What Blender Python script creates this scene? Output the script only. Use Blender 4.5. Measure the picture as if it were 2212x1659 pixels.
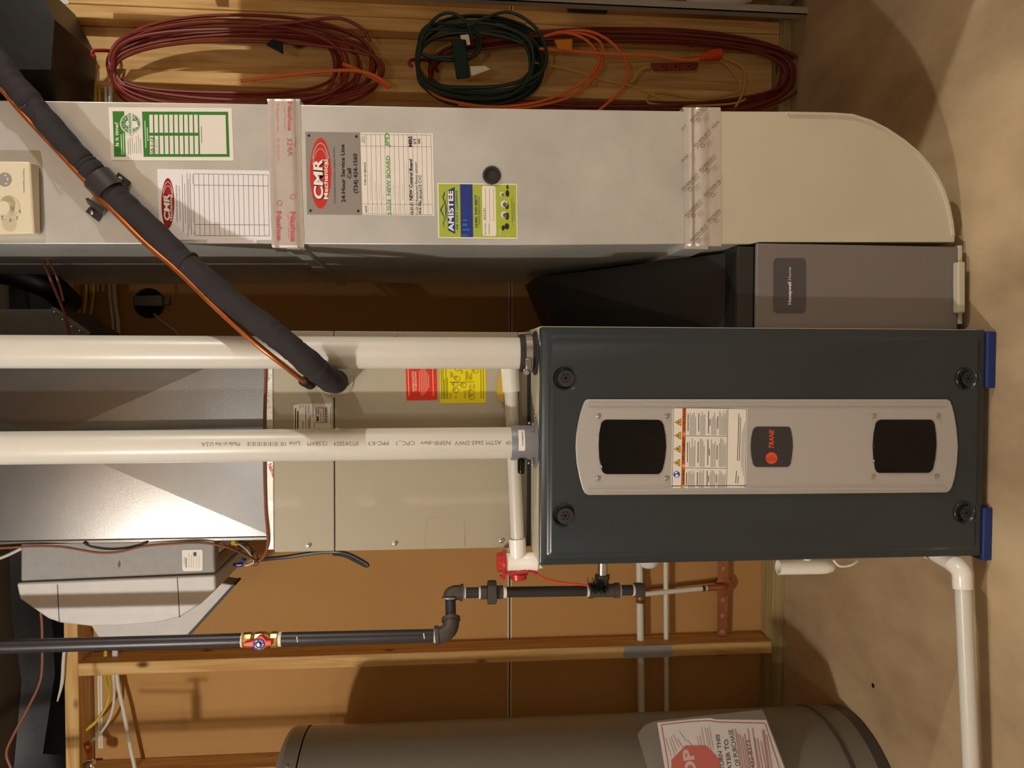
import bpy, math, random
from mathutils import Vector, Matrix
random.seed(7)
for _o in list(bpy.data.objects): bpy.data.objects.remove(_o, do_unlink=True)
scene = bpy.context.scene
COL = scene.collection
# ------------------------------------------------------------------ camera
# the photograph lies on its side: picture left is up in the place
F = 1660.0; TH = math.radians(5.3); PS = math.radians(1.7); CAMZ = 1.073
C0 = Vector((0, 0, CAMZ))
_R = Matrix.Rotation(PS, 3, 'Z')
FWD = _R @ Vector((0, math.cos(TH), -math.sin(TH)))
UP = _R @ Vector((0, math.sin(TH), math.cos(TH)))
RT = _R @ Vector((1, 0, 0))
cam = bpy.data.cameras.new('camera'); cam.sensor_width = 36.0; cam.lens = F / 2212 * 36
cam.clip_start = 0.02
camo = bpy.data.objects.new('camera', cam); COL.objects.link(camo)
_m = Matrix((-UP, RT, -FWD)).transposed().to_4x4(); _m.translation = C0
camo.matrix_world = _m
scene.camera = camo
# ------------------------------------------------------------------ world, lamps, exposure
w = bpy.data.worlds.new('world'); scene.world = w; w.use_nodes = True
w.node_tree.nodes['Background'].inputs[0].default_value = (1.0, 0.85, 0.68, 1)
w.node_tree.nodes['Background'].inputs[1].default_value = 0.02
vs = scene.view_settings
vs.view_transform = 'Standard'; vs.look = 'None'; vs.gamma = 1.0; vs.use_curve_mapping = False
vs.exposure = 0.92
LAMPS = [((-1.00, 0.16, 2.08), 29.0), ((-1.08, 0.04, 2.08), 10.0), ((2.06, 0.57, 2.08), 40.0), ((-0.6, -2.4, 2.08), 15.0)]  # the last entry is an added fill light
for i, (p, e) in enumerate(LAMPS):
    L = bpy.data.lights.new('bulb_fill_light', 'POINT'); L.energy = e; L.color = (1.0, 0.98, 0.925); L.shadow_soft_size = 0.03
    lo = bpy.data.objects.new('bulb_fill_light', L); lo.location = p; COL.objects.link(lo)

# ------------------------------------------------------------------ pixel helpers (a pixel is a direction; the depth is given)
def ray(x, y):
    return FWD + RT * ((829.5 - y) / F) - UP * ((x - 1106.0) / F)
def P(x, y, Y):
    d = ray(x, y); return C0 + d * (Y / d.y)
def PZ(x, y, Z):
    d = ray(x, y); return C0 + d * ((Z - CAMZ) / d.z)
def PP(x, y, o, n):
    d = ray(x, y); return C0 + d * ((o - C0).dot(n) / d.dot(n))
def mpp(Y): return Y / F
def zoomer(x0, y0, s): return lambda a, b: (x0 + a * s, y0 + b * s)

# ------------------------------------------------------------------ mesh builder
class MB:
    def __init__(s): s.v = []; s.f = []
    def add(s, vs, fs):
        k = len(s.v); s.v += [Vector(a) for a in vs]; s.f += [[i + k for i in f] for f in fs]; return s
    def box(s, x0, x1, y0, y1, z0, z1):
        v = [(x, y, z) for z in (z0, z1) for y in (y0, y1) for x in (x0, x1)]
        return s.add(v, [(0,2,3,1), (4,5,7,6), (0,1,5,4), (2,6,7,3), (0,4,6,2), (1,3,7,5)])
    def hexa(s, a, b):                       # two quads (front a, back b), same order
        return s.add(list(a) + list(b), [(0,1,2,3), (7,6,5,4), (0,4,5,1), (1,5,6,2), (2,6,7,3), (3,7,4,0)])
    def prism(s, pts, off):                  # polygon of 3D points extruded by the vector off
        n = len(pts); off = Vector(off); pts = [Vector(p) for p in pts]
        return s.add(pts + [p + off for p in pts], [list(range(n)), list(range(2*n-1, n-1, -1))] +
                     [(i, i + n, (i+1) % n + n, (i+1) % n) for i in range(n)])
    def loft(s, rings, caps=True, closed=True):
        n = len(rings[0]); k = len(s.v)
        for r in rings: s.v += [Vector(p) for p in r]
        for j in range(len(rings) - 1):
            for i in range(n if closed else n - 1):
                a = k + j*n + i; b = k + j*n + (i+1) % n
                s.f.append([a, b, b + n, a + n])
        if caps:
            s.f.append([k + i for i in range(n)][::-1]); s.f.append([k + (len(rings)-1)*n + i for i in range(n)])
        return s
    def tube(s, pts, r, seg=10, spline=0, caps=True):
        pts = [Vector(p) for p in pts]
        rs = list(r) if isinstance(r, (list, tuple)) else [r] * len(pts)
        if spline: pts, rs = catmull(pts, rs, spline)
        n = len(pts); tg = []
        for i in range(n):
            d = pts[min(i+1, n-1)] - pts[max(i-1, 0)]; tg.append(d.normalized())
        a = Vector((0, 0, 1)) if abs(tg[0].z) < 0.9 else Vector((1, 0, 0))
        nrm = (a - tg[0] * a.dot(tg[0])).normalized(); rings = []
        for i in range(n):
            nrm = (nrm - tg[i] * nrm.dot(tg[i])).normalized(); b = tg[i].cross(nrm)
            rings.append([pts[i] + (nrm * math.cos(2*math.pi*k/seg) + b * math.sin(2*math.pi*k/seg)) * rs[i] for k in range(seg)])
        return s.loft(rings, caps)
    def lathe(s, o, ax, prof, seg=24, caps=True):     # prof: (radius, height along ax)
        o = Vector(o); ax = Vector(ax).normalized()
        a = Vector((0, 0, 1)) if abs(ax.z) < 0.9 else Vector((1, 0, 0))
        u = (a - ax * a.dot(ax)).normalized(); v = ax.cross(u)
        return s.loft([[o + ax*h + (u*math.cos(2*math.pi*k/seg) + v*math.sin(2*math.pi*k/seg)) * r for k in range(seg)] for r, h in prof], caps)
    def disc(s, o, ax, r, seg=20):
        o = Vector(o); ax = Vector(ax).normalized()
        a = Vector((0, 0, 1)) if abs(ax.z) < 0.9 else Vector((1, 0, 0))
        u = (a - ax * a.dot(ax)).normalized(); v = ax.cross(u)
        return s.add([o + (u*math.cos(2*math.pi*k/seg) + v*math.sin(2*math.pi*k/seg)) * r for k in range(seg)], [list(range(seg))])
def catmull(pts, rs, n):
    q = [pts[0]*2 - pts[1]] + pts + [pts[-1]*2 - pts[-2]]; rr = [rs[0]] + rs + [rs[-1]]
    out = []; ro = []
    for i in range(1, len(q) - 2):
        a, b, c, d = q[i-1], q[i], q[i+1], q[i+2]
        for k in range(n):
            t = k / n
            out.append(0.5 * ((b*2) + (c - a)*t + (a*2 - b*5 + c*4 - d)*t*t + (b*3 - a - c*3 + d)*t*t*t))
            ro.append(rr[i] + (rr[i+1] - rr[i]) * t)
    out.append(pts[-1]); ro.append(rs[-1]); return out, ro

# ------------------------------------------------------------------ objects
WL = {}
def _fin(o, loc, parent):
    WL[o.name] = Vector(loc)
    if parent is not None:
        o.parent = parent; o.location = Vector(loc) - WL[parent.name]
    else: o.location = loc
def obj(name, mb, mat, parent=None, bevel=0, seg=2, angle=35, smooth=True, kind=None):
    me = bpy.data.meshes.new(name)
    lo = Vector((min(v.x for v in mb.v), min(v.y for v in mb.v), min(v.z for v in mb.v)))
    hi = Vector((max(v.x for v in mb.v), max(v.y for v in mb.v), max(v.z for v in mb.v)))
    c = (lo + hi) / 2
    if parent is None: c.z = lo.z
    me.from_pydata([v - c for v in mb.v], [], mb.f); me.validate(); me.update()
    if smooth:
        me.polygons.foreach_set('use_smooth', [True] * len(me.polygons)); me.set_sharp_from_angle(angle=math.radians(angle))
    me.materials.append(MAT[mat] if isinstance(mat, str) else mat)
    o = bpy.data.objects.new(name, me); COL.objects.link(o); _fin(o, c, parent)
    if bevel:
        b = o.modifiers.new('bevel', 'BEVEL'); b.width = bevel; b.segments = seg; b.limit_method = 'ANGLE'; b.angle_limit = math.radians(40)
    if kind: o['kind'] = kind
    return o
def tag(o, label, cat, group=None):
    o['label'] = label; o['category'] = cat
    if group: o['group'] = group
    return o
def thing(name, label, cat, loc, group=None):
    o = bpy.data.objects.new(name, None); o.empty_display_size = 0.05; COL.objects.link(o); _fin(o, Vector(loc), None)
    return tag(o, label, cat, group)
def cut(o, cutter):                      # carve a mesh and keep only the result
    c = obj('cutter', cutter, o.data.materials[0])
    m = o.modifiers.new('cut', 'BOOLEAN'); m.object = c; m.operation = 'DIFFERENCE'; m.solver = 'EXACT'
    dg = bpy.context.evaluated_depsgraph_get(); dg.update()
    me = bpy.data.meshes.new_from_object(o.evaluated_get(dg), depsgraph=dg)
    o.modifiers.clear(); o.data = me
    me.polygons.foreach_set('use_smooth', [True] * len(me.polygons)); me.set_sharp_from_angle(angle=math.radians(30))
    bpy.data.objects.remove(c, do_unlink=True)

# ------------------------------------------------------------------ materials
MAT = {}
def lin(c): 
    c = c / 255.0
    return c / 12.92 if c <= 0.04045 else ((c + 0.055) / 1.055) ** 2.4
def rgb(r, g, b): return (lin(r), lin(g), lin(b), 1)
def M(name, col, rough=0.5, metal=0.0, spec=0.5, var=0.0, vscale=6.0, bump=0.0, bscale=40.0, stretch=(1,1,1), coat=0.0, alpha=1.0, trans=0.0, col2=None):
    m = bpy.data.materials.new(name); m.use_nodes = True; nt = m.node_tree; b = nt.nodes['Principled BSDF']
    b.inputs['Base Color'].default_value = col; b.inputs['Roughness'].default_value = rough; b.inputs['Metallic'].default_value = metal
    b.inputs['Specular IOR Level'].default_value = spec; b.inputs['Coat Weight'].default_value = coat; b.inputs['Coat Roughness'].default_value = 0.08
    b.inputs['Alpha'].default_value = alpha; b.inputs['Transmission Weight'].default_value = trans
    if var or bump:
        tc = nt.nodes.new('ShaderNodeTexCoord'); mp = nt.nodes.new('ShaderNodeMapping'); mp.inputs['Scale'].default_value = stretch
        nt.links.new(tc.outputs['Object'], mp.inputs['Vector'])
    if var:
        n = nt.nodes.new('ShaderNodeTexNoise'); n.inputs['Scale'].default_value = vscale; n.inputs['Detail'].default_value = 5; n.inputs['Roughness'].default_value = 0.6
        nt.links.new(mp.outputs['Vector'], n.inputs['Vector'])
        mr = nt.nodes.new('ShaderNodeMapRange'); mr.inputs['From Min'].default_value = 0.3; mr.inputs['From Max'].default_value = 0.7
        nt.links.new(n.outputs['Fac'], mr.inputs['Value'])
        mx = nt.nodes.new('ShaderNodeMix'); mx.data_type = 'RGBA'
        c2 = col2 or tuple(min(1, c * (1 + var)) for c in col[:3]) + (1,)
        c1 = col if col2 else tuple(c * (1 - var) for c in col[:3]) + (1,)
        mx.inputs['A'].default_value = c1; mx.inputs['B'].default_value = c2
        nt.links.new(mr.outputs['Result'], mx.inputs['Factor']); nt.links.new(mx.outputs['Result'], b.inputs['Base Color'])
    if bump:
        n2 = nt.nodes.new('ShaderNodeTexNoise'); n2.inputs['Scale'].default_value = bscale; n2.inputs['Detail'].default_value = 4
        nt.links.new(mp.outputs['Vector'], n2.inputs['Vector'])
        bp = nt.nodes.new('ShaderNodeBump'); bp.inputs['Strength'].default_value = bump; bp.inputs['Distance'].default_value = 0.004
        nt.links.new(n2.outputs['Fac'], bp.inputs['Height']); nt.links.new(bp.outputs['Normal'], b.inputs['Normal'])
    MAT[name] = m; return m
def wood(name, c1, c2, axis):
    m = M(name, c1, 0.62, spec=0.25); nt = m.node_tree; b = nt.nodes['Principled BSDF']
    tc = nt.nodes.new('ShaderNodeTexCoord'); mp = nt.nodes.new('ShaderNodeMapping')
    sc = [26, 26, 26]; sc[axis] = 1.6; mp.inputs['Scale'].default_value = sc
    oi = nt.nodes.new('ShaderNodeObjectInfo'); ad = nt.nodes.new('ShaderNodeVectorMath'); ad.operation = 'ADD'
    ml = nt.nodes.new('ShaderNodeMath'); ml.operation = 'MULTIPLY'; ml.inputs[1].default_value = 7.0
    nt.links.new(oi.outputs['Random'], ml.inputs[0])
    nt.links.new(tc.outputs['Object'], ad.inputs[0]); nt.links.new(ml.outputs[0], ad.inputs[1]); nt.links.new(ad.outputs[0], mp.inputs['Vector'])
    n = nt.nodes.new('ShaderNodeTexNoise'); n.inputs['Scale'].default_value = 2.2; n.inputs['Detail'].default_value = 6; n.inputs['Distortion'].default_value = 0.6
    nt.links.new(mp.outputs['Vector'], n.inputs['Vector'])
    mx = nt.nodes.new('ShaderNodeMix'); mx.data_type = 'RGBA'; mx.inputs['A'].default_value = c1; mx.inputs['B'].default_value = c2
    mr = nt.nodes.new('ShaderNodeMapRange'); mr.inputs['From Min'].default_value = 0.38; mr.inputs['From Max'].default_value = 0.68
    nt.links.new(n.outputs['Fac'], mr.inputs['Value']); nt.links.new(mr.outputs['Result'], mx.inputs['Factor'])
    mp2 = nt.nodes.new('ShaderNodeMapping'); s2 = [9, 9, 9]; s2[axis] = 5.0; mp2.inputs['Scale'].default_value = s2
    nt.links.new(ad.outputs[0], mp2.inputs['Vector'])
    vo = nt.nodes.new('ShaderNodeTexVoronoi'); vo.inputs['Scale'].default_value = 1.0
    nt.links.new(mp2.outputs['Vector'], vo.inputs['Vector'])
    k = nt.nodes.new('ShaderNodeMapRange'); k.inputs['From Min'].default_value = 0.05; k.inputs['From Max'].default_value = 0.12; k.inputs['To Min'].default_value = 1.0; k.inputs['To Max'].default_value = 0.0
    nt.links.new(vo.outputs['Distance'], k.inputs['Value'])
    mk = nt.nodes.new('ShaderNodeMix'); mk.data_type = 'RGBA'; mk.inputs['B'].default_value = rgb(96, 56, 26)
    nt.links.new(k.outputs['Result'], mk.inputs['Factor']); nt.links.new(mx.outputs['Result'], mk.inputs['A'])
    nt.links.new(mk.outputs['Result'], b.inputs['Base Color'])
    return m
wood('wood_v', rgb(226, 186, 122), rgb(200, 150, 86), 2)
wood('wood_h', rgb(226, 186, 122), rgb(196, 146, 84), 0)
wood('treated_h', rgb(176, 160, 112), rgb(150, 130, 84), 0)
M('drywall_back', rgb(190, 144, 88), 0.85, spec=0.15, var=0.05, vscale=3, bump=0.05, bscale=160)
M('drywall_edge', rgb(226, 218, 200), 0.8)
M('plaster', rgb(216, 210, 198), 0.9, var=0.05, vscale=2)
M('ceiling_dark', rgb(120, 96, 70), 0.9, var=0.1)
M('shade_duct_black', rgb(11, 10, 10), 0.45, var=0.2, vscale=3, bump=0.5, bscale=9)  # near-black shade of the unlit space above the wall; dark ducts share it
M('galv', rgb(212, 212, 208), 0.38, 0.5, var=0.13, vscale=5, bump=0.015, bscale=220)
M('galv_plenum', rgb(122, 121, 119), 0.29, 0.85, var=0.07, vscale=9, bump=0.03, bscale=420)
M('galv_beige_reflect', rgb(208, 203, 184), 0.40, 0.3, var=0.06, vscale=3)  # galvanised boot, the beige it reflects put into the base colour
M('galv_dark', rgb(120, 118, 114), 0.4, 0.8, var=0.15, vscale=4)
M('foil_tape', rgb(214, 206, 198), 0.32, 0.45, var=0.05, vscale=14, bump=0.30, bscale=60)
M('coil_beige', rgb(172, 163, 141), 0.48, spec=0.4)
M('cream_paint', rgb(196, 188, 166), 0.4, spec=0.45)
M('door_slate', rgb(46, 54, 58), 0.24, spec=0.5, bump=0.012, bscale=500)
M('plate_grey', rgb(184, 180, 177), 0.42, 0.25, bump=0.02, bscale=700)
M('black_gloss', rgb(8, 8, 10), 0.06, spec=0.35)
M('black_plastic', rgb(48, 45, 45), 0.45)
M('black_rubber', rgb(38, 35, 36), 0.6, bump=0.2, bscale=60)
M('black_iron', rgb(52, 49, 52), 0.38, 0.25, var=0.12, vscale=20)
M('iron_cast', rgb(74, 68, 62), 0.55, 0.25, bump=0.15, bscale=140)
M('foam_black', rgb(50, 46, 48), 0.8, spec=0.2, var=0.1, vscale=12, bump=0.35, bscale=30)
M('dope_white', rgb(222, 218, 208), 0.6)
M('brass', rgb(206, 170, 96), 0.28, 0.9, bump=0.1, bscale=80)
M('steel', rgb(200, 198, 194), 0.2, 0.95)
M('chrome', rgb(230, 230, 232), 0.06, 1.0)
M('copper', rgb(196, 112, 58), 0.34, 0.75, var=0.2, vscale=18)
M('copper_dull', rgb(182, 112, 72), 0.45, 0.5, var=0.15, vscale=20)
M('pvc', rgb(212, 208, 198), 0.34, spec=0.5, var=0.03, vscale=4)
M('pvc_white', rgb(242, 238, 228), 0.22, spec=0.5)
M('pex', rgb(228, 222, 206), 0.4)
M('grey_pvc', rgb(122, 122, 124), 0.4)
M('red_cap', rgb(190, 44, 40), 0.3)
M('valve_red', rgb(206, 52, 36), 0.3)
M('orange_red', rgb(236, 70, 26), 0.35)
M('tank_grey', rgb(134, 130, 122), 0.36, 0.15, bump=0.01, bscale=300)
M('tank_dark', rgb(74, 69, 66), 0.4)
M('concrete', rgb(148, 125, 95), 0.58, spec=0.35, var=0.3, vscale=3.4, bump=0.06, bscale=50, col2=rgb(204, 182, 146), stretch=(1, 0.55, 1))
M('filter_grey', rgb(118, 110, 106), 0.45)
M('filter_black', rgb(36, 34, 34), 0.4)
M('badge_dark', rgb(76, 72, 76), 0.35)
M('trane_dark', rgb(52, 50, 52), 0.4)
M('beige_plastic', rgb(222, 210, 182), 0.4)
M('beige_shade', rgb(206, 196, 168), 0.45)
M('hum_grey', rgb(138, 134, 128), 0.55, var=0.06, vscale=60, bump=0.12, bscale=260)
M('hum_light', rgb(190, 184, 178), 0.5, var=0.04, vscale=50)
M('blue_pad', rgb(22, 44, 108), 0.6)
M('cord_red', rgb(126, 38, 24), 0.5)
M('cord_darkred', rgb(116, 38, 24), 0.55)
M('cord_orange', rgb(226, 104, 36), 0.5)
M('cord_green', rgb(22, 46, 36), 0.5)
M('cord_yellow', rgb(196, 156, 70), 0.55)
M('hook_red', rgb(150, 32, 34), 0.4)
M('cable_yellow', rgb(214, 182, 50), 0.5)
M('cable_white', rgb(220, 212, 194), 0.5)
M('wire_brown', rgb(128, 72, 50), 0.5)
M('wire_orange', rgb(210, 100, 30), 0.4)
M('shelf_grey', rgb(176, 172, 164), 0.45)
M('bag_white', rgb(232, 222, 214), 0.4, bump=0.6, bscale=12)
M('box_dark', rgb(54, 48, 50), 0.7)
M('paper', rgb(232, 226, 216), 0.7, spec=0.2)
M('paper_cool', rgb(232, 228, 230), 0.7, spec=0.2)
M('plate_sign', rgb(150, 142, 136), 0.45, 0.2)
M('nail_plate', rgb(172, 174, 174), 0.4, 0.3, var=0.1)
M('sleeve', rgb(200, 196, 190), 0.15, alpha=0.12)
M('bulb_base', rgb(232, 228, 218), 0.3)
M('yellow_tag', rgb(200, 160, 40), 0.4)
M('wire_blue', rgb(34, 50, 130), 0.4)
M('clear_cap', rgb(214, 208, 204), 0.2, alpha=0.75)
_flat = {}
def flat(c, rough=0.6):
    if c not in _flat: _flat[c] = M('ink_%02x%02x%02x' % c, rgb(*c), rough, spec=0.25)
    return _flat[c]

# ------------------------------------------------------------------ printed matter
_tc = {}
def text_geo(s, bold):
    if (s, bold) not in _tc:
        cu = bpy.data.curves.new('t', 'FONT'); cu.body = s; cu.offset = bold; cu.resolution_u = 3
        o = bpy.data.objects.new('t', cu); COL.objects.link(o)
        dg = bpy.context.evaluated_depsgraph_get(); dg.update()
        me = bpy.data.meshes.new_from_object(o.evaluated_get(dg), depsgraph=dg)
        v = [(a.co.x, a.co.y) for a in me.vertices]; f = [list(p.vertices) for p in me.polygons]
        bpy.data.objects.remove(o, do_unlink=True); bpy.data.meshes.remove(me)
        x0 = min(a[0] for a in v); x1 = max(a[0] for a in v)
        _tc[(s, bold)] = ([((a[0] - x0) / (x1 - x0), a[1] / 0.69) for a in v], f)
    return _tc[(s, bold)]
class Decal:
    """Ink lying on a surface; S(x, y, off) gives the point 'off' metres in front of it."""
    def __init__(s, S, base=0.0): s.S = S; s.base = base; s.L = {}
    def mb(s, c): return s.L.setdefault(c, MB())
    def poly(s, c, pts, lay=1):
        s.mb(c).add([s.S(x, y, s.base + lay * 0.00025) for x, y in pts], [list(range(len(pts)))])
    def rect(s, c, x0, y0, x1, y1, lay=1): s.poly(c, [(x0, y0), (x0, y1), (x1, y1), (x1, y0)], lay)
    def line(s, c, p, q, wd, lay=1):
        d = math.hypot(q[0]-p[0], q[1]-p[1]); nx, ny = -(q[1]-p[1])/d*wd/2, (q[0]-p[0])/d*wd/2
        s.poly(c, [(p[0]+nx, p[1]+ny), (q[0]+nx, q[1]+ny), (q[0]-nx, q[1]-ny), (p[0]-nx, p[1]-ny)], lay)
    def ellipse(s, c, cx, cy, rx, ry, lay=1, n=32):
        s.poly(c, [(cx + rx*math.cos(2*math.pi*k/n), cy + ry*math.sin(2*math.pi*k/n)) for k in range(n)], lay)
    def ring(s, c, cx, cy, rx, ry, wd, lay=1, a0=0, a1=2*math.pi, n=28):
        for k in range(n):
            t0 = a0 + (a1-a0)*k/n; t1 = a0 + (a1-a0)*(k+1)/n
            s.poly(c, [(cx+rx*math.cos(t0), cy+ry*math.sin(t0)), (cx+rx*math.cos(t1), cy+ry*math.sin(t1)),
                       (cx+(rx-wd)*math.cos(t1), cy+(ry-wd)*math.sin(t1)), (cx+(rx-wd)*math.cos(t0), cy+(ry-wd)*math.sin(t0))], lay)
    def text(s, c, t, a, b, h, bold=0.0, shear=0.0, lay=2):
        """baseline from pixel a to pixel b, capitals h pixels tall (letters rise to the left of a->b)"""
        v, f = text_geo(t, bold); dx, dy = b[0]-a[0], b[1]-a[1]; d = math.hypot(dx, dy)
        ux, uy = (dy/d, -dx/d)
        pts = []
        for (p, q) in v:
            k = p + shear * q * h / d
            pts.append(s.S(a[0] + dx*k + ux*q*h, a[1] + dy*k + uy*q*h, s.base + lay * 0.00025))
        s.mb(c).add(pts, f)
    def bars(s, c, a, b, n, pitch, wd, jit=0.35, lay=1, tilt=0.0):
        """n lines of fine print; the first runs from pixel a to pixel b, the others follow at +pitch in x"""
        for k in range(n):
            e = 1 - random.random() * jit
            s.line(c, (a[0] + k*pitch, a[1] + k*tilt), (a[0] + k*pitch + (b[0]-a[0])*e, a[1] + (b[1]-a[1])*e + k*tilt), wd, lay)
    def build(s, parent, name='print'):
        for c, m in s.L.items(): obj(name, m, flat(c), parent, smooth=False, kind='stuff')
def flatS(Y): return lambda x, y, off: P(x, y, Y - off)
def sheet(name, pts, Y, mat, parent, th=0.0008):
    return obj(name, MB().prism([P(x, y, Y - th) for x, y in pts], (0, th, 0)), mat, parent, smooth=False)
def pxbox(x0, x1, y0, y1, Y0, Y1):      # box whose front face fills the pixel rectangle at depth Y0
    m = MB(); a = [P(x, y, Y0) for x, y in ((x0, y0), (x1, y0), (x1, y1), (x0, y1))]
    return m.hexa(a, [Vector((p.x, Y1, p.z)) for p in a])
def screw(parent, x, y, Y, r, mat='steel', name='screw', hexa=False):
    return obj(name, MB().lathe(P(x, y, Y), (0, -1, 0), [(r, 0), (r, r*0.35), (r*0.75, r*0.75), (r*0.3, r*0.9)] if not hexa else [(r*1.3, 0), (r*1.3, r*0.2), (r, r*0.25), (r, r*1.1), (r*0.8, r*1.2)], 6 if hexa else 12), mat, parent)
BLACK = (38, 34, 36); INK = (70, 64, 66); LINEGREY = (120, 112, 108)
# =================================================================== THE SETTING
YW, YD = 2.30, 2.389            # face of the studs, face of the board behind them
def struct(name, mb, mat, parent=None, **k): return obj(name, mb, mat, parent, kind=None if parent else 'structure', **k)
floor = struct('floor', MB().box(-3.2, 3.0, -3.3, 3.0, -0.1, 0.0), 'concrete')
p = PZ(1886, 1481, 0.0); obj('hole', MB().lathe((p.x, p.y, 0.0005), (0, 0, 1), [(0.006, -0.004), (0.006, 0), (0.003, 0.0004)], 10), flat((24, 18, 12)), floor)
struct('ceiling', MB().box(-3.2, 3.0, -3.3, 3.0, 2.46, 2.52), 'ceiling_dark')
ceiling = bpy.data.objects['ceiling']
for yy in (-2.4, -1.9, -1.58, -1.17, -0.76, -0.35, 0.04, 0.16, 0.57):
    obj('joist', MB().box(-3.2, 3.0, yy - 0.019, yy + 0.019, 2.24, 2.46), 'wood_h', ceiling)
struct('wall_left', MB().box(-3.3, -3.2, -3.3, 3.0, 0, 2.46), 'plaster')
struct('wall_right', MB().box(3.0, 3.1, -3.3, 3.0, 0, 2.46), 'plaster')
struct('wall_front', MB().box(-3.2, 3.0, -3.4, -3.3, 0, 2.46), 'plaster')
struct('wall_far', MB().box(-3.2, 3.0, 3.0, 3.1, 0, 2.46), flat((30, 26, 24)))
SEAM = P(1101, 1340, YD).z
TOPP = P(154, 1500, YW).z
wall = struct('wall_back', MB().box(-3.2, 3.0, YD + 0.012, YD + 0.02, 0.04, TOPP - 0.02), 'drywall_back')
ztop = P(218, 1540, YD).z + 0.008
obj('drywall_sheet', MB().box(-3.2, 2.95, YD, YD + 0.012, 0.012, SEAM - 0.002), 'drywall_back', wall, smooth=False)
obj('drywall_sheet', MB().box(-3.2, 2.95, YD, YD + 0.012, SEAM + 0.002, ztop - 0.012), 'drywall_back', wall, smooth=False)
for dz in (-0.006, 0.003): obj('seam_edge', MB().box(-3.2, 2.95, YD - 0.0012, YD + 0.001, SEAM + dz, SEAM + dz + 0.0035), 'drywall_edge', wall, smooth=False)
for dz in (-0.013, -0.006): obj('seam_edge', MB().box(-1.17, -0.89, YD - 0.0015, YD + 0.001, ztop + dz, ztop + dz + 0.006), 'drywall_edge', wall, smooth=False)
obj('bottom_plate', MB().box(-3.2, 1.66, YW, YD - 0.001, 0.0, 0.038), 'treated_h', wall, bevel=0.002)
obj('top_plate', MB().box(-3.2, 0.84, YW, YD + 0.012, TOPP - 0.019, TOPP + 0.019), 'wood_h', wall, bevel=0.003)
def stud(x0, x1, z1=TOPP - 0.019, y0=YW, y1=YD - 0.001, name='stud'):
    return obj(name, MB().box(x0, x1, y0, y1, 0.038, z1), 'wood_v', wall, bevel=0.003)
xD = P(1100, 1417, YW).x
stud(xD - 0.019, xD + 0.019)
xE = P(400, 1633, YD).x
stud(xE - 0.038, xE)
for xx in (xE - 0.42, -0.46, -0.05, 0.40): stud(xx - 0.019, xx + 0.019)
xC = P(250, 162, YW).x; xA = P(780, 64, YW).x
stud(xC - 0.019, xC + 0.019); stud(xA, xA + 0.038, 2.40); stud(xA + 0.039, xA + 0.077, 2.40)
stud(xC + 0.020, xA - 0.001, TOPP - 0.019, YD - 0.039, YD - 0.001, 'backer_board')
stud(1.60, 1.638)
m = MB(); nx, nz = 26, 6                     # unlit space above the wall, its shade put into a black panel
for j in range(nz + 1):
    for i in range(nx + 1):
        m.v.append(Vector((-3.1 + 5.9*i/nx, 2.62 + 0.05*math.sin(i*1.7 + j*0.9) + 0.03*math.sin(i*0.6 - j*2.1), 1.95 + 0.5*j/nz)))
for j in range(nz):
    for i in range(nx):
        a = j*(nx+1) + i; m.f.append([a, a+1, a+nx+2, a+nx+1])
tag(obj('cavity_shade_panel', m, 'shade_duct_black'), 'black plastic sheeting filling the dark space above the stud wall', 'plastic sheet')
# dark flat trunk duct crossing above the cords
tr = MB(); q = [P(-170, -60, 2.05), P(-170, 150, 2.05), P(110, 150, 2.05), P(118, 42, 2.05), P(66, -60, 2.05)]
tag(obj('trunk_duct', MB().prism(q, (0, 0.235, 0)), 'shade_duct_black', smooth=False), 'dark flat duct end above the hanging cords, slanted lower corner', 'duct')

# lamp holders on the joists (behind the photographer), the last one added for the fill light
for i, (lp, e) in enumerate(LAMPS):
    b = obj('lamp_holder', MB().lathe((lp[0], lp[1], 2.122), (0, 0, 1), [(0.02, 0), (0.026, 0.008), (0.026, 0.05), (0.012, 0.06), (0.012, 0.095), (0.055, 0.105), (0.058, 0.117)], 20), 'bulb_base')
    tag(b, 'white porcelain bulb holder under ' + ('the joist facing the water heater', 'the next joist behind the first holder', 'the joist in front of the storage cabinet', 'the joist deepest in the room')[i], 'lamp holder', 'bulb holders under the ceiling joists')

# =================================================================== FURNACE
YF = 1.40
fz0 = P(2127, 960, YF).z; fz1 = P(1167, 960, YF).z
fx0 = P(1200, 1222, YF).x; fx1 = P(1200, 706, YF).x
print('furnace', fx0, fx1, fz0, fz1)
fur = thing('furnace', 'upright gas furnace with dark slate door and grey centre plate', 'furnace', ((fx0+fx1)/2, 1.75, fz0))
obj('cabinet', MB().box(fx0 - 0.002, fx1 + 0.002, YF + 0.022, 2.11, fz0, fz1), 'cream_paint', fur, bevel=0.004)
def rect3(x0, x1, z0, z1, y): return [(x0, y, z0), (x1, y, z0), (x1, y, z1), (x0, y, z1)]
def rrect(x0, x1, z0, z1, y, r, n=4):
    o = []
    for cx, cz, a0 in ((x1-r, z0+r, -90), (x1-r, z1-r, 0), (x0+r, z1-r, 90), (x0+r, z0+r, 180)):
        for k in range(n+1):
            a = math.radians(a0 + 90*k/n); o.append((cx + r*math.cos(a), y, cz + r*math.sin(a)))
    return o
def inset(d, y, r): return rrect(fx0 + d, fx1 - d, fz0 + d, fz1 - d, y, r)
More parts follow.
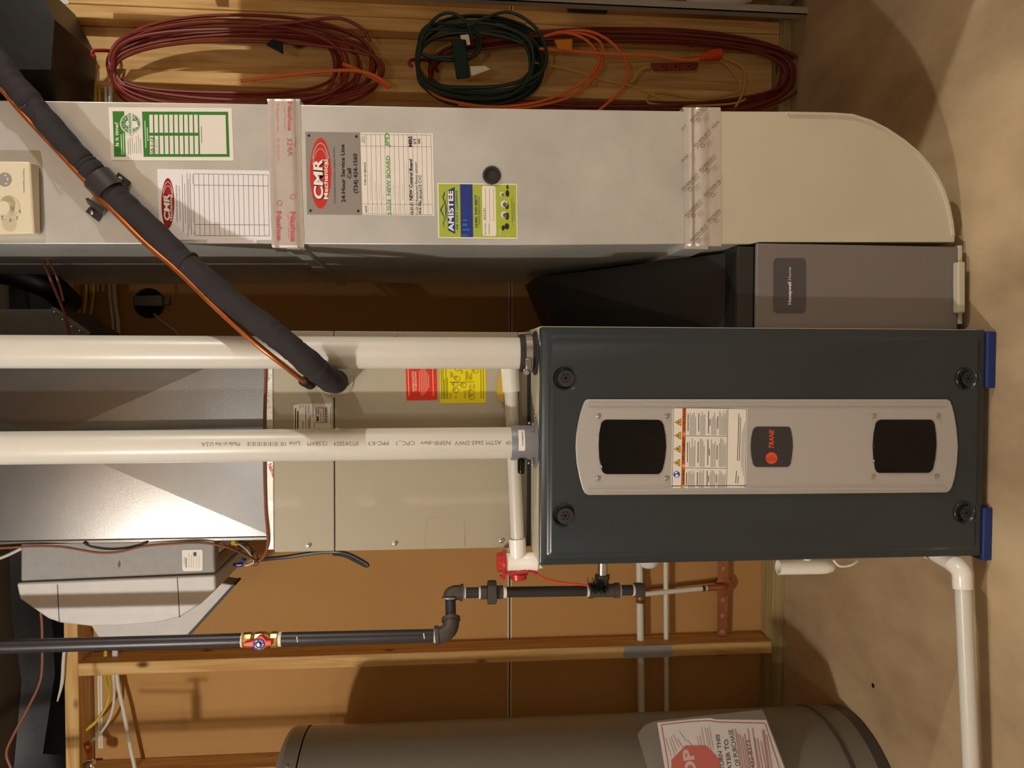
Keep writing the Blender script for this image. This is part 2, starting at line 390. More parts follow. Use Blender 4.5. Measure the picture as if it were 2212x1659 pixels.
door = obj('door', MB().loft([inset(0.0, YF + 0.021, 0.004), inset(0.0, YF + 0.006, 0.004), inset(0.0012, YF + 0.0035, 0.004), inset(0.004, YF + 0.002, 0.005),
      inset(0.0125, YF + 0.0025, 0.006), inset(0.015, YF + 0.0015, 0.008), inset(0.0185, YF - 0.0025, 0.010), inset(0.022, YF - 0.004, 0.012)]), 'door_slate', fur, angle=50)
cups = [(1222, 817), (1221, 1114), (2092, 818), (2088, 1108)]
m = MB(); k = mpp(YF) * 1.0
for x, y in cups:
    m.lathe(P(x, y, YF - 0.012), (0, 1, 0), [(27.5*k, 0), (27.5*k, 0.0085), (25*k, 0.011), (22*k, 0.021), (21*k, 0.0225)], 32)
cut(door, m)
for x, y in cups:
    kb = obj('knob', MB().lathe(P(x, y, YF + 0.0095), (0, -1, 0), [(19.5*k, 0), (19.5*k, 0.0055), (18.5*k, 0.0068), (12*k, 0.0072)], 28), 'black_plastic', fur)
    c = P(x, y, YF + 0.0022)
    m = MB()
    for s in range(6):
        a0 = s*math.pi/3 + 0.18; a1 = (s+1)*math.pi/3 - 0.18
        ring = [(c.x + r*math.cos(a), c.y, c.z + r*math.sin(a)) for r, aa in ((10*k, (a0, (a0+a1)/2, a1)), (7.5*k, (a1, (a0+a1)/2, a0))) for a in aa]
        m.add(ring, [list(range(6))])
    m.disc(c, (0, -1, 0), 4.5*k, 6); obj('slots', m, flat((8, 8, 8)), kb, smooth=False)
    obj('cup_rim', MB().lathe(P(x, y, YF - 0.0035), (0, -1, 0), [(29.5*k, 0), (28.6*k, 0.0009), (27.2*k, 0)], 36, caps=False), 'door_slate', fur)
YP = YF - 0.004                       # raised field
plate_px = [(1243.7,966),(1245,940),(1249,915),(1254,893),(1260,874),(1264,866),(1270,862.5),(1660,862.5),(2046,862.5),(2053,866),(2058,879),(2063,900),(2067,925),(2070,963),(2068,1000),(2063,1032),(2057,1052),(2052,1060),(2045,1064),(1660,1067.5),(1271,1069.5),(1264,1066),(1259,1057),(1252,1032),(1246,1000)]
plate = obj('centre_plate', MB().prism([P(x, y, YP - 0.004) for x, y in plate_px], (0, 0.0045, 0)), 'plate_grey', fur, bevel=0.0014)
YQ = YP - 0.004
for (xa, ya), (xb, yb) in (((1271, 873), (2043, 873)), ((1270, 1059), (2040, 1054))):
    obj('rib', MB().tube([P(xa, ya, YQ + 0.001), P((xa+xb)/2, (ya+yb)/2, YQ + 0.001), P(xb, yb, YQ + 0.001)], 4.2*k, 10), 'plate_grey', plate)
    dy = 7 if ya < 900 else -7
    obj('fold', MB().prism([P(xa, ya+dy, YQ - 0.0006), P(xb, yb+dy, YQ - 0.0006), P(xb, yb+dy*1.25, YQ - 0.0006), P(xa, ya+dy*1.25, YQ - 0.0006)], (0, 0.0006, 0)), 'plate_grey', plate)
win1 = [(1293.4,963),(1294.5,937),(1299,914),(1303,909),(1309,906.6),(1423,907),(1429,910),(1433.6,917),(1438,940),(1439.5,965),(1437,992),(1432,1014),(1428,1021),(1422.7,1024.6),(1310,1024.6),(1303,1021),(1299,1014),(1294.5,990)]
win2 = [(1886,963),(1888,936),(1892.7,914),(1897,909),(1903.5,906.6),(2010.7,906.6),(2016,909),(2020,917),(2023,938),(2024,963),(2021,992),(2016,1014),(2012,1019),(2006.6,1022),(1899.5,1022),(1894,1019),(1891,1013),(1887,990)]
for wp in (win1, win2):
    obj('sight_window', MB().prism([P(x, y, YQ - 0.0022) for x, y in wp], (0, 0.003, 0)), 'black_gloss', plate, bevel=0.0015)
for x, y in ((1292,899),(1440,899),(1291,1033),(1439,1033),(1886,899),(2025,899),(1884,1030),(2022,1029)): screw(plate, x, y, YQ, 5.6*k)
badge_px = [(1621.5,965),(1623,945),(1627,928),(1630,924),(1635,921.5),(1703,922),(1707,924),(1709,930),(1712,948),(1713,965),(1711,985),(1708,1002),(1706,1006),(1701.5,1009),(1634,1009),(1629,1006),(1625.6,999),(1622.5,984)]
badge = obj('badge', MB().prism([P(x, y, YQ - 0.0016) for x, y in badge_px], (0, 0.002, 0)), 'trane_dark', plate, bevel=0.0008)
d = Decal(flatS(YQ - 0.0016))
d.ellipse((226, 84, 52), 1666.5, 989.5, 12.6, 12.6)
for j in range(7): d.line((150, 60, 44), (1657 + j*3, 988 - (3 if 1 < j < 5 else 0)), (1657 + j*3, 998 - abs(j-3)), 0.9, 2)
d.text((226, 84, 52), 'TRANE', (1671.5, 970.5), (1671.5, 930), 10, bold=0.03, shear=0.28)
for xx in (1646.5, 1688.5): d.line((84, 70, 70), (xx, 926), (xx + 0.6, 1004), 0.7)
d.build(badge, 'emblem')
# warning label
z = zoomer(1430, 870, 0.12055)
wl = sheet('warning_label', [z(195,72), z(1535,95), z(1505,1562), z(168,1550)], YQ, 'paper', plate, 0.0006)
d = Decal(flatS(YQ - 0.0006))
def zl(c, a, b, wd, lay=1): d.line(c, z(*a), z(*b), wd, lay)
for a, b in (((210,88),(1515,110)), ((1515,110),(1487,1546)), ((1487,1546),(183,1534)), ((183,1534),(210,88)), ((1183,105),(1157,1540)), ((430,592),(1170,600)), ((410,1168),(1160,1178))): zl(BLACK, a, b, 0.8)
d.poly((206, 112, 40), [z(367,92), z(432,94), z(403,1534), z(340,1532)])
d.text((90, 40, 30), 'WARNING', z(403,1470), z(404,1190), 5.2, 0.02)
d.text((90, 40, 30), 'AVERTISSEMENT', z(405,1095), z(414,612), 5.2, 0.02)
d.text((90, 40, 30), 'ADVERTENCIA', z(416,520), z(424,100), 5.2, 0.02)
for yy in (1505, 1130, 560): d.poly((240, 200, 150), [z(350 if yy > 600 else 380, yy), z(400 if yy > 600 else 412, yy+22), z(400 if yy > 600 else 412, yy-22)], 2)
for (cx, cy) in ((292,350),(284,588),(278,828),(272,1074)):
    d.poly(BLACK, [z(cx-66, cy), z(cx+52, cy+70), z(cx+52, cy-70)]); d.poly((226, 176, 50), [z(cx-54, cy), z(cx+44, cy+56), z(cx+44, cy-56)], 2)
    d.poly(BLACK, [z(cx-14, cy+8), z(cx+10, cy+14), z(cx+32, cy+4), z(cx+8, cy-4), z(cx+24, cy-18), z(cx-6, cy-8)], 3)
d.ellipse((34, 74, 160), *z(263,1283), 7.1, 7.1); d.poly((230, 230, 236), [z(240,1330), z(290,1332), z(290,1285), z(240,1285)], 2); d.poly((230, 230, 236), [z(225,1270), z(275,1262), z(280,1235), z(232,1240)], 2)
for y0, y1 in ((1525, 1200), (1150, 625), (580, 125)):
    ym = (y0 + y1) / 2
    for x0, n, hw in ((455, 5, .34), (645, 4, .36), (820, 4, .44), (985, 6, .25)):
        xs = x0 + (y0 < 700) * 12 - (y0 > 1400) * 14
        zl(BLACK, (xs, ym + (y0-y1)*hw), (xs+3, ym - (y0-y1)*hw), 1.5)
        if x0 == 820: zl(BLACK, (xs+28, ym + 60), (xs+28, ym - 60), 1.5)
        for j in range(n):
            xx = xs + 36 + (24 if x0 == 820 else 0) + j*24; e = y1 + (y0-y1)*random.random()*0.35
            zl((96, 88, 84), (xx, y0), (xx+3, e), 0.9)
zl((90,82,80), (1352,1040), (1378,190), 1.4); zl((90,82,80), (1385,1040), (1408,260), 1.4); zl((90,82,80), (1320,1440), (1335,1220), 1.5); zl((90,82,80), (1355,1450), (1368,1310), 1.4)
for j, (a, b) in enumerate(((1160,510),(1230,440),(1315,350))): zl((130,122,116), (1418+j*22, a), (1440+j*22, b), 0.8)
d.build(wl)
# blue pads under the furnace
for y0, y1, lb in ((716, 838, 'blue pad under the furnace corner beside the filter cabinet'), (1096, 1210, 'blue pad under the furnace corner beside the white drain pipe')):
    a = P(2127, y0, YF + 0.004); b = P(2127, y1, YF + 0.004)
    tag(obj('support_pad', MB().box(b.x, a.x, YF - 0.002, 1.56, 0, fz0), 'blue_pad', bevel=0.003), lb, 'pad', 'pads under the furnace')

# =================================================================== COOLING COIL CASING
YC = 1.55
cx0 = P(850, 1188, YC).x; cx1 = P(850, 716, YC).x
cz1 = P(591, 900, YC).z; czs = P(722, 900, YC).z; cz0 = fz1
coil = thing('coil_casing', 'beige metal coil casing standing on top of the furnace', 'coil casing', ((cx0+cx1)/2, 1.8, cz0))
obj('casing_body', MB().box(cx0 + 0.002, cx1 - 0.002, YC + 0.012, 2.09, cz0, cz1), 'coil_beige', coil, bevel=0.002)
obj('base_flange', MB().box(cx0, cx1, YC + 0.004, YC + 0.011, cz0, cz0 + 0.026), 'coil_beige', coil, bevel=0.002)
obj('gasket', MB().box(cx0 + 0.003, cx1 - 0.003, YC + 0.0005, YC + 0.004, cz0, cz0 + 0.007), 'filter_black', coil)
obj('lower_panel', MB().box(cx0, cx1, YC, YC + 0.011, cz0 + 0.027, czs - 0.001), 'coil_beige', coil, bevel=0.0015)
obj('upper_panel', MB().box(cx0, cx1, YC, YC + 0.011, czs + 0.001, cz1), 'coil_beige', coil, bevel=0.0015)
for x, y in ((667, 1178), (853, 1174), (1083, 1168), (852, 724), (640, 725)): screw(coil, x, y, YC, 0.0042, 'steel', hexa=True)
obj('line_collar', MB().lathe(P(727, 822, YC), (0, -1, 0), [(0.034, 0), (0.034, 0.002), (0.032, 0.0035), (0.0, 0.0035)], 32, caps=False), 'coil_beige', coil)
kn = [(913,1210),(916,1196),(924,1184),(931,1178)]
d = Decal(flatS(YC)); 
for a, b in zip([(919,1183),(919.5,1150),(920,1135),(923,1126),(930,1119)], [(919.5,1150),(920,1135),(923,1126),(930,1119),(938,1116)]): d.line((150, 141, 120), a, b, 0.8)
d.line((110, 102, 84), (1004, 1158), (1004, 1180), 0.9); d.line((150,141,120), (1003, 1125), (1004, 1158), 0.8)
d.build(coil, 'knockout_mark')
# stickers on the casing
z = zoomer(860, 780, 0.1507)
s1 = sheet('notice_label', [z(105,20), z(550,20), z(563,545), z(555,556), z(130,563), z(120,552)], YC, flat((214, 52, 22)), coil, 0.0005)
d = Decal(flatS(YC - 0.0005)); W = (236, 206, 190)
d.text(W, 'WARNING NOTICE', z(235,440), z(225,150), 4.2, 0.02); d.text(W, 'TO SERVICE MAN', z(272,430), z(262,155), 4.2, 0.02)
for j, (a, b) in enumerate(((440,140),(490,100),(495,100),(475,100),(430,150),(390,195))): d.line(W, z(308+j*26, a), z(304+j*26, b), 1.0)
d.line(W, z(155,500), z(142,100), 1.2); d.line(W, z(505,500), z(495,100), 1.2); d.build(s1)
s2 = sheet('diagram_label', [z(597,20), z(1253,20), z(1262,590), z(1250,600), z(618,606), z(606,596)], YC, flat((226, 208, 22)), coil, 0.0005)
d = Decal(flatS(YC - 0.0005)); K = (74, 66, 16)
for xx, a, b in ((625,545,30),(650,545,100),(668,545,260),(690,545,100),(710,545,235),(1190,540,30),(1225,540,30)): d.line(K, z(xx, a), z(xx-6, b), 1.1)
d.line(K, z(735,302), z(1095,298), 0.8)
for cx, cy in ((850,110),(850,250),(820,335),(940,345),(830,420),(1110,140),(1050,450),(1055,515)): d.ring(K, *z(cx, cy), 6.5, 5.5, 0.8, n=16); d.ring(K, *z(cx-30, cy-14), 4, 3.2, 0.7, n=12)
for xx, a, b in ((752,240,120),(770,230,150),(905,180,100),(970,285,110),(990,250,120),(1020,270,200),(1040,270,150),(745,540,440),(820,540,480),(950,540,400),(1025,420,320),(1080,400,320)): d.bars(K, z(xx, a), z(xx-3, b), 2, 2.6, 0.7)
d.build(s2)
z = zoomer(560, 700, 0.15674)
s3 = sheet('rating_label', [z(472,1118), z(560,1102), z(1000,1095), z(1005,1460), z(998,1640), z(480,1640)], YC, 'paper', coil, 0.0005)
d = Decal(flatS(YC - 0.0005))
for xx, a, b, wd in ((500,1640,1160,2.2),(532,1640,1200,2.6),(602,1640,1340,1.2),(640,1640,1110,1.0),(680,1640,1300,1.2),(700,1640,1260,1.2),(760,1640,1350,1.0),(680,1230,1115,1.0),(740,1280,1110,1.0),(605,1150,1110,1.0),(565,1160,1110,1.0),(985,1380,1130,0.8)): d.line(BLACK, z(xx, a), z(xx, b), wd)
for a, b in (((785,1155),(885,1155)), ((885,1155),(885,1358)), ((885,1358),(785,1358)), ((785,1358),(785,1155))): d.line(BLACK, z(*a), z(*b), 1.1)
d.line(BLACK, z(808,1340), z(808,1270), 4.0); d.line(INK, z(815,1250), z(815,1175), 1.6); d.line(INK, z(850,1340), z(850,1220), 1.2)
for j in range(16): d.line(BLACK, z(902, 1158 + j*13), z(938, 1158 + j*13), 1.0 if j % 3 else 1.5)
d.text(BLACK, 'C', z(835,1452), z(835,1428), 4, 0.02); d.build(s3)

# =================================================================== SUPPLY PLENUM (cross-broken sheet metal)
YS = 1.562
px0 = P(300, 1165, YS).x; px1 = px0 + 0.395
pz0 = cz1 + 0.004; pz1 = 2.46
ple = thing('supply_plenum', 'galvanised sheet metal plenum with diagonal creases above the coil casing', 'plenum', ((px0+px1)/2, 1.8, pz0))
cc = P(95, 949, YS - 0.012)
zt = 2*cc.z - pz0
A, B, Cc, D = (px0, YS, pz0), (px1, YS, pz0), (px1, YS, zt), (px0, YS, zt)
m = MB().add([A, B, Cc, D, cc], [(0,1,4), (1,2,4), (2,3,4), (3,0,4)])
m.add([A, B, Cc, D, (px0, 2.08, pz0), (px1, 2.08, pz0), (px1, 2.08, zt), (px0, 2.08, zt)], [(0,3,7,4), (1,5,6,2), (4,7,6,5), (3,2,6,7), (0,4,5,1)])
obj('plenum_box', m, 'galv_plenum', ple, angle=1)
for xx in (px0,):
    obj('corner_seam', MB().box(xx - 0.006, xx + 0.0015, YS - 0.003, YS + 0.012, pz0, zt), 'galv_plenum', ple, bevel=0.0015)
tp = obj('foil_tape', MB().box(px0 - 0.024, px1 + 0.024, YS - 0.010, YS - 0.004, cz1 + 0.0006, cz1 + 0.0155), 'foil_tape', ple, bevel=0.002)
d = Decal(flatS(YS - 0.010)); RI = (196, 60, 70)
d.text(RI, 'Nashua', (578, 1004), (590, 1032), 9, 0.02); d.ring(RI, 578, 1153, 4, 4, 1); d.text((120, 110, 112), '13', (583, 820), (583, 815), 5)
d.build(tp)
tag(obj('control_cable', MB().tube([P(575, 770, YS - 0.013), P(573, 840, YS - 0.013), P(571, 915, YS - 0.013), P(571, 1005, YS - 0.013), P(574, 1100, YS - 0.013), P(579, 1170, YS - 0.013), P(571, 1200, YS), P(560, 1212, YS + 0.01)], 0.0028, 8, 6), 'wire_brown'), 'brown low-voltage cable lying along the taped top of the coil casing', 'cable')
# branch ducts behind, right of the plenum
m = MB(); q = [P(-240, 668, 1.86), P(112, 668, 1.86), P(192, 722, 1.86)]; q += [Vector((px1 + 0.002, 1.86, q[2].z)), Vector((px1 + 0.002, 1.86, q[0].z))]
br = thing('branch_duct', 'dark galvanised branch duct leaving the plenum toward the back wall', 'duct', (P(60, 740, 1.86).x, 1.95, P(192, 740, 1.86).z))
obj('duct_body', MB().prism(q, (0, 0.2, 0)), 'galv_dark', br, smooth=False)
obj('seam', MB().prism([P(108, 664, 1.85), P(118, 664, 1.85), P(196, 718, 1.85), P(190, 724, 1.85)], (0, 0.012, 0)), 'galv_dark', br)
for x, y in ((117, 674), (135, 691), (155, 706), (172, 715)): screw(br, x, y, 1.85, 0.003)
rd = MB().tube([P(-240, 580, 2.0), P(-80, 580, 2.0), P(0, 584, 2.0), P(60, 600, 2.0), P(112, 622, 2.02), P(150, 655, 2.1)], 0.033, 14, 5)
tag(obj('round_duct', rd, 'shade_duct_black'), 'thin dark round duct running beside the return duct near the ceiling', 'duct')

# =================================================================== RETURN DUCT AND FLOOR ELBOW
YR, YRB = 1.49, 2.22
ret = thing('return_duct', 'tall galvanised return air duct with a curved boot reaching the floor', 'duct', (P(1500, 385, YR).x, 1.8, 0.03))
def slab(px, Y0=YR, Y1=YRB): return MB().prism([P(x, y, Y0) for x, y in px], (0, Y1 - Y0, 0))
obj('upper_section', slab([(-720, 207), (590, 225), (590, 526.5), (-720, 527.5)]), 'galv', ret, bevel=0.0012)
obj('middle_section', slab([(592, 225), (1150, 235.5), (1480, 240), (1480, 527), (1100, 529.5), (592, 526.5)]), 'galv', ret, bevel=0.0012)
elbow_px = [(1482,240),(1700,241),(1800,243),(1842,246),(1883,259),(1918,277),(1954,301),(1986,328),(2008,353),(2027,380),(2041,409),(2053,445),(2060,480),(2063,508),(2062,523),(1640,523),(1620,527),(1482,527)]
obj('floor_boot', slab(elbow_px, YR, YRB), 'galv_beige_reflect', ret, bevel=0.001)
curve = elbow_px[1:14]
rim = [P(x, y, YR) for x, y in curve]; 
m = MB(); inner = []
for i, (x, y) in enumerate(curve):
    a = curve[max(i-1, 0)]; b = curve[min(i+1, len(curve)-1)]; dx, dy = b[0]-a[0], b[1]-a[1]; l = math.hypot(dx, dy)
    inner.append((x - dy/l*5.5, y + dx/l*5.5))
for i in range(len(curve)-1):
    m.prism([P(*curve[i], YR - 0.004), P(*curve[i+1], YR - 0.004), P(*inner[i+1], YR - 0.004), P(*inner[i], YR - 0.004)], (0, 0.004, 0))
obj('rolled_seam', m, 'galv_beige_reflect', ret)
# side drive cleats seen on the dark left side of the duct
sx = P(620, 527, YR).x
zA = P(618, 536, YR).z
obj('side_cleat', MB().box(sx - 0.008, sx, YR + 0.004, YRB, zA - 0.024, zA), 'galv', ret)
zB = P(1478, 528, YR).z
obj('side_cleat', MB().box(sx + 0.004, sx + 0.018, YR + 0.004, YRB, zB - 0.05, zB), 'galv', ret)
for x, y in ((1460, 588), (1538, 575)): pass
# tape band, pink print
T1 = [(572,219),(590,220),(593,216),(629,216),(634,224),(643,228),(647,529),(640,536),(618,538),(600,531),(578,530)]
m = MB(); rows = []
prof = [(578, 0.0006), (588, 0.0010), (592, 0.0055), (596, 0.0058), (626, 0.0058), (634, 0.0052), (637, 0.0020), (648, 0.0008)]
ys = [218 + i*(530-218)/22 for i in range(23)]
rg = []
for j, yy in enumerate(ys):
    rg.append([P(xx + (3 if j > 10 else 0)*(j-10)/12 + random.uniform(-0.6, 0.6) + (yy-218)*0.02, yy, YR - o - random.uniform(0, 0.0005)) for xx, o in prof])
m.loft(rg, caps=False, closed=False)
def wrap_ends(m, rg):                    # fold the tape round the duct corners
    for r, sgn in ((rg[0], 1), (rg[-1], -1)):
        a = [v + Vector((0.004*sgn, 0.001, random.uniform(-0.002, 0.002))) for v in r]; b = [v + Vector((0.005*sgn, 0.05, random.uniform(-0.004, 0.004))) for v in r]
        m.loft([r, a, b], caps=False, closed=False)
wrap_ends(m, rg)
tape = obj('tape_band', m, 'foil_tape', ret, angle=60)
PINK = (206, 92, 104); z = zoomer(560, 200, 0.2110)
d = Decal(flatS(YR - 0.0064))
def down(c, t, a, b, h, bold=0.0): d.text(c, t, z(*a), z(*b), h, bold)      # print that runs the other way round
down(PINK, 'Nashua', (175,1215), (180,1518), 11, 0.02); down(PINK, 'Nashua', (318,1220), (322,1530), 11, 0.03)
down(PINK, 'Nashua', (290,95), (292,390), 9, 0.01); down(PINK, '324A', (285,465), (290,650), 11, 0.0)
down((216, 140, 146), 'Tape Products', (288,1215), (292,1500), 4); down((216, 140, 146), 'Tape Products', (248,120), (256,380), 4)
d.ring(PINK, *z(205,1130), 6, 6, 1.1); d.ring(PINK, *z(346,1066), 6, 6, 1.1)
down((222, 150, 154), '324A', (175,460), (178,700), 6); down((222,150,154), 'Nashua', (170,110), (176,400), 6)
d.build(tape)
# second tape band, dark diagonal print
m = MB(); rg = []
prof = [(1477, 0.0005), (1488, 0.0014), (1491, 0.0060), (1494, 0.0066), (1496, 0.0030), (1502, 0.0026), (1505, 0.0052), (1525, 0.0052), (1529, 0.0026), (1534, 0.0026), (1557, 0.0005)]
ys = [236 + i*(527-236)/24 for i in range(25)]
for j, yy in enumerate(ys):
    rg.append([P(xx + random.uniform(-0.4, 0.4) + (yy-236)*0.008, yy, YR - o - random.uniform(0, 0.0004)) for xx, o in prof])
m.loft(rg, caps=False, closed=False); wrap_ends(m, rg)
tape2 = obj('tape_band', m, 'foil_tape', ret, angle=60)
z = zoomer(1465, 225, 0.18676); d = Decal(flatS(YR - 0.0070)); BR = (86, 72, 62)
for (ax, ay) in ((160,205),(205,500),(265,785),(322,1072),(100,1310),(160,1595),(62,1005),(365,1370)):
    n = 'POLYKEN 367-17'; L = 175; bx, by = ax + L, ay - L*1.07
    if bx > 492: n = 'POLYKEN 36' if bx < 530 else 'POLYKEN'; kk = (492-ax)/L; bx, by = ax + L*kk, ay - L*1.07*kk
    d.text(BR, n, z(ax, ay), z(bx, by), 6.5, 0.0)
    d.line(BR, z(ax+10, ay+14), z(bx+6, by+14), 0.8); d.ring(BR, *z(min(ax+78, 470), ay+5-25), 4.4, 4.4, 0.9, n=16)
    for j in range(3):
        if ax + 215 < 500: d.line((140, 124, 112), z(ax+118+j*14, ay-30+j*16), z(ax+170+j*14, ay-85+j*16), 0.8)
for (ax, ay, t, L) in ((55,310,'67-17',50),(55,675,'EN 367',70),(412,285,'POLYK',72)): d.text(BR, t, z(ax, ay), z(ax+L, ay-L*1.07), 6.5)
d.build(tape2)
# round black plug in the duct
obj('test_plug', MB().lathe(P(1062, 379, YR), (0, -1, 0), [(0.0175, 0), (0.0175, 0.003), (0.0155, 0.0048), (0.0125, 0.0048), (0.0115, 0.002), (0.0, 0.0016)], 32, caps=False), 'black_rubber', ret)

# =================================================================== STICKERS ON THE RETURN DUCT
GRN = (58, 122, 44)
z = zoomer(220, 220, 0.13562)
g = thing('service_reminder', 'green and white service reminder card near the top of the return duct', 'sticker', P(500, 290, YR))
card = sheet('card', [z(105,85), z(2068,98), z(2100,935), z(150,930)], YR, 'paper', g, 0.0006)
d = Decal(flatS(YR - 0.0006))
d.poly(GRN, [z(170,150), z(355,150), z(382,872), z(196,872)])
d.poly(GRN, [z(640,155), z(2010,158), z(2035,875), z(665,875)])
d.text((235, 232, 224), 'Is it time?', z(268,705), z(258,325), 7.5, 0.02, lay=3)
for a, b in (((318,845),(305,520)), ((352,845),(342,500)), ((702,735),(684,300)), ((732,625),(722,410))): d.line((206, 220, 198), z(*a), z(*b), 1.8, 2)
cx, cy = z(455, 345)
d.ellipse((220, 226, 214), cx, cy, 22.5, 22, 2); d.ring(GRN, cx, cy, 20.5, 20, 1.0, 3); d.ring(GRN, cx, cy, 18.8, 18.3, 18.0, 3); d.ellipse((206, 218, 196), cx - 7, cy, 3.5, 6, 4); d.ellipse((226, 230, 220), cx + 9, cy + 2, 6, 8, 4)
def arc(c, t, cx, cy, r, a0, a1, h, lay=5):          # single letters round a circle
    for i, ch in enumerate(t):
        a = a0 + (a1 - a0) * (i + 0.5) / len(t); da = abs(a1 - a0) / len(t) * 0.36 * (1 if a1 > a0 else -1)
        if ch != ' ': d.text(c, ch, (cx + r*math.cos(a - da), cy + r*math.sin(a - da)), (cx + r*math.cos(a + da), cy + r*math.sin(a + da)), h, 0.01, lay=lay)
arc((232, 236, 226), 'HEALTHY', cx, cy, 12.5, math.radians(105), math.radians(255), 5)
arc((232, 236, 226), 'CLIMATE', cx, cy, 18.0, math.radians(75), math.radians(-75), 5)
d.poly((220, 226, 214), [z(412,172), z(488,175), z(498,520), z(425,520)], 5); d.poly(GRN, [z(425,185), z(462,187), z(472,508), z(435,506)], 6)
d.text((236, 238, 230), 'SOLUTIONS', z(466,500), z(458,195), 3.4, 0.02, lay=7)
for j, (a, b) in enumerate(((840,600),(840,575),(820,560),(810,660),(825,550),(815,515),(820,590))): d.line((150, 146, 140) if j > 1 else (110, 106, 100), z(425 + j*33, a), z(415 + j*33, b), 1.0)
for j in range(10):
    for (a, b, off) in ((205, 492, 0), (540, 832, 8)):
        x0 = 754 + j*79.3 + off; d.poly((226, 220, 210), [z(x0, a), z(x0+58, a), z(x0+64, b), z(x0+6, b)], 2)
d.poly((226, 220, 210), [z(1548,208), z(1970,210), z(1988,832), z(1566,832)], 2); d.line((120, 112, 106), z(1592,655), z(1584,385), 1.3, 3)
d.text(BLACK, '10-1-13', z(828,825), z(820,572), 6, 0.015, 0.25, lay=3); d.text((190, 184, 176), '10-10-13', z(896,815), z(888,605), 5, lay=3)
d.build(card)

z = zoomer(330, 350, 0.12206)
g = thing('service_sheet', 'blank white service record sheet stuck beside the insulated line', 'sticker', P(585, 450, YR))
card = sheet('sheet', [z(78,122), z(2110,152), z(2128,1378), z(1838,1380), z(1838,1440), z(965,1440), z(960,1378), z(120,1378)], YR, 'paper_cool', g, 0.0006)
d = Decal(flatS(YR - 0.0006)); CR = (150, 28, 18)
def cmr(d, cx, cy, rx, ry, bg):
    d.ellipse(CR2, cx, cy, rx, ry, 1)
    d.ring(bg, cx, cy + ry*0.04, rx*0.93, ry*0.90, rx*0.09, 2, math.radians(-150), math.radians(-30))
    d.ring(bg, cx, cy + ry*0.10, rx*0.86, ry*0.80, rx*0.07, 2, math.radians(-155), math.radians(-25))
CR2 = CR; cx, cy = z(266, 730); cmr(d, cx, cy, 14, 54.5, (226, 222, 222))
d.text((236, 230, 226), 'CMR', z(300,1040), z(288,568), 11.5, 0.035, 0.15, lay=3); d.text((236, 230, 226), 'Mechanical', z(350,1040), z(338,580), 5, 0.02, lay=3)
d.text(INK, 'Committed to Honest, Quality Service', z(440,1050), z(425,410), 3.2, 0, 0.2)
for xx, a, b in ((485,1035,420),(540,1240,220),(580,1080,380),(625,1310,190),(652,1190,300)): d.line((128, 118, 116), z(xx, a), z(xx-20, b), 1.0)
d.line((90, 74, 74), z(685,1290), z(658,205), 0.9); d.line((140,130,128), z(725,1080), z(716,830), 0.9); d.line((140,130,128), z(708,390), z(706,220), 0.9); d.line((140,130,128), z(735,1285), z(733,1225), 0.9)
LN = (92, 76, 76)
for j in range(16):
    xx = 724 + j*87.6; d.line(LN, z(xx, 208 + j*1.2), z(xx+24, 1300 + j*0.4), 0.75)
for y0, y1 in ((208,228),(406,426),(1104,1114),(1300,1306)): d.line(LN, z(724 + (y0-208)*0.024, y0), z(2040 + (y0-208)*0.02, y1), 0.75)
d.build(card)

z = zoomer(650, 270, 0.13562)
g = thing('service_record', 'grey and white service record plate with handwriting on the return duct', 'sticker', P(935, 375, YR))
sign = sheet('header_plate', [z(70,108), z(945,122), z(978,1428), z(98,1422)], YR, 'plate_sign', g, 0.0008)
card = sheet('record_card', [z(945,120), z(2105,133), z(2128,1445), z(978,1432)], YR, 'paper', g, 0.0006)
d = Decal(flatS(YR - 0.0008)); CR2 = (196, 52, 44); cx, cy = z(312, 768); cmr(d, cx, cy, 22.8, 76.5, (190, 178, 172))
d.text((60, 26, 26), 'CMR', z(360,1195), z(346,545), 19.5, 0.05, 0.12, lay=3); d.text((240, 234, 228), 'CMR', z(350,1185), z(336,540), 18.5, 0.03, 0.12, lay=4)
d.text((240, 234, 228), 'Mechanical', z(433,1180), z(422,550), 9, 0.02, lay=3)
d.text((96, 88, 86), 'Committed to honest, quality service', z(556,1258), z(540,360), 4.6, 0, 0.2)
d.text(BLACK, '24-Hour Service Line', z(708,1230), z(690,308), 8.2, 0.02); d.text(BLACK, 'Call', z(802,850), z(798,688), 8.2, 0.02); d.text(BLACK, '(734) 424-1560', z(905,1085), z(893,455), 8.2, 0.02)
for a, b in ((128,168),(883,182),(152,1365),(912,1370)):
    d.ellipse((60, 50, 46), *z(a, b), 2.6, 2.6, 2)
    d.line((30, 26, 26), z(a-22, b+8), z(a+22, b-8), 1.0, 3); d.line((30, 26, 26), z(a-6, b-24), z(a+6, b+24), 1.0, 3)
d.build(sign)
d = Decal(flatS(YR - 0.0006))
for j in range(15): xx = 1040 + j*73.4; d.line((128, 116, 106), z(xx, 150), z(xx+30, 1415), 0.6)
for y0 in (150, 335, 1255, 1415): d.line((128, 116, 106), z(958 + (y0-150)*0.02, y0), z(2066 + (y0-150)*0.02, y0 + 12), 0.6)
d.text(BLACK, 'DATE', z(1050,1390), z(1047,1288), 3.6, 0.01); d.text(BLACK, 'TYPE OF SERVICE', z(1040,962), z(1032,595), 3.6, 0.01)
d.text(BLACK, "TECH'S", z(988,278), z(985,182), 2.6); d.text(BLACK, 'INITIALS', z(1022,288), z(1018,178), 2.6)
GI = (96, 168, 86); NV = (40, 28, 58)
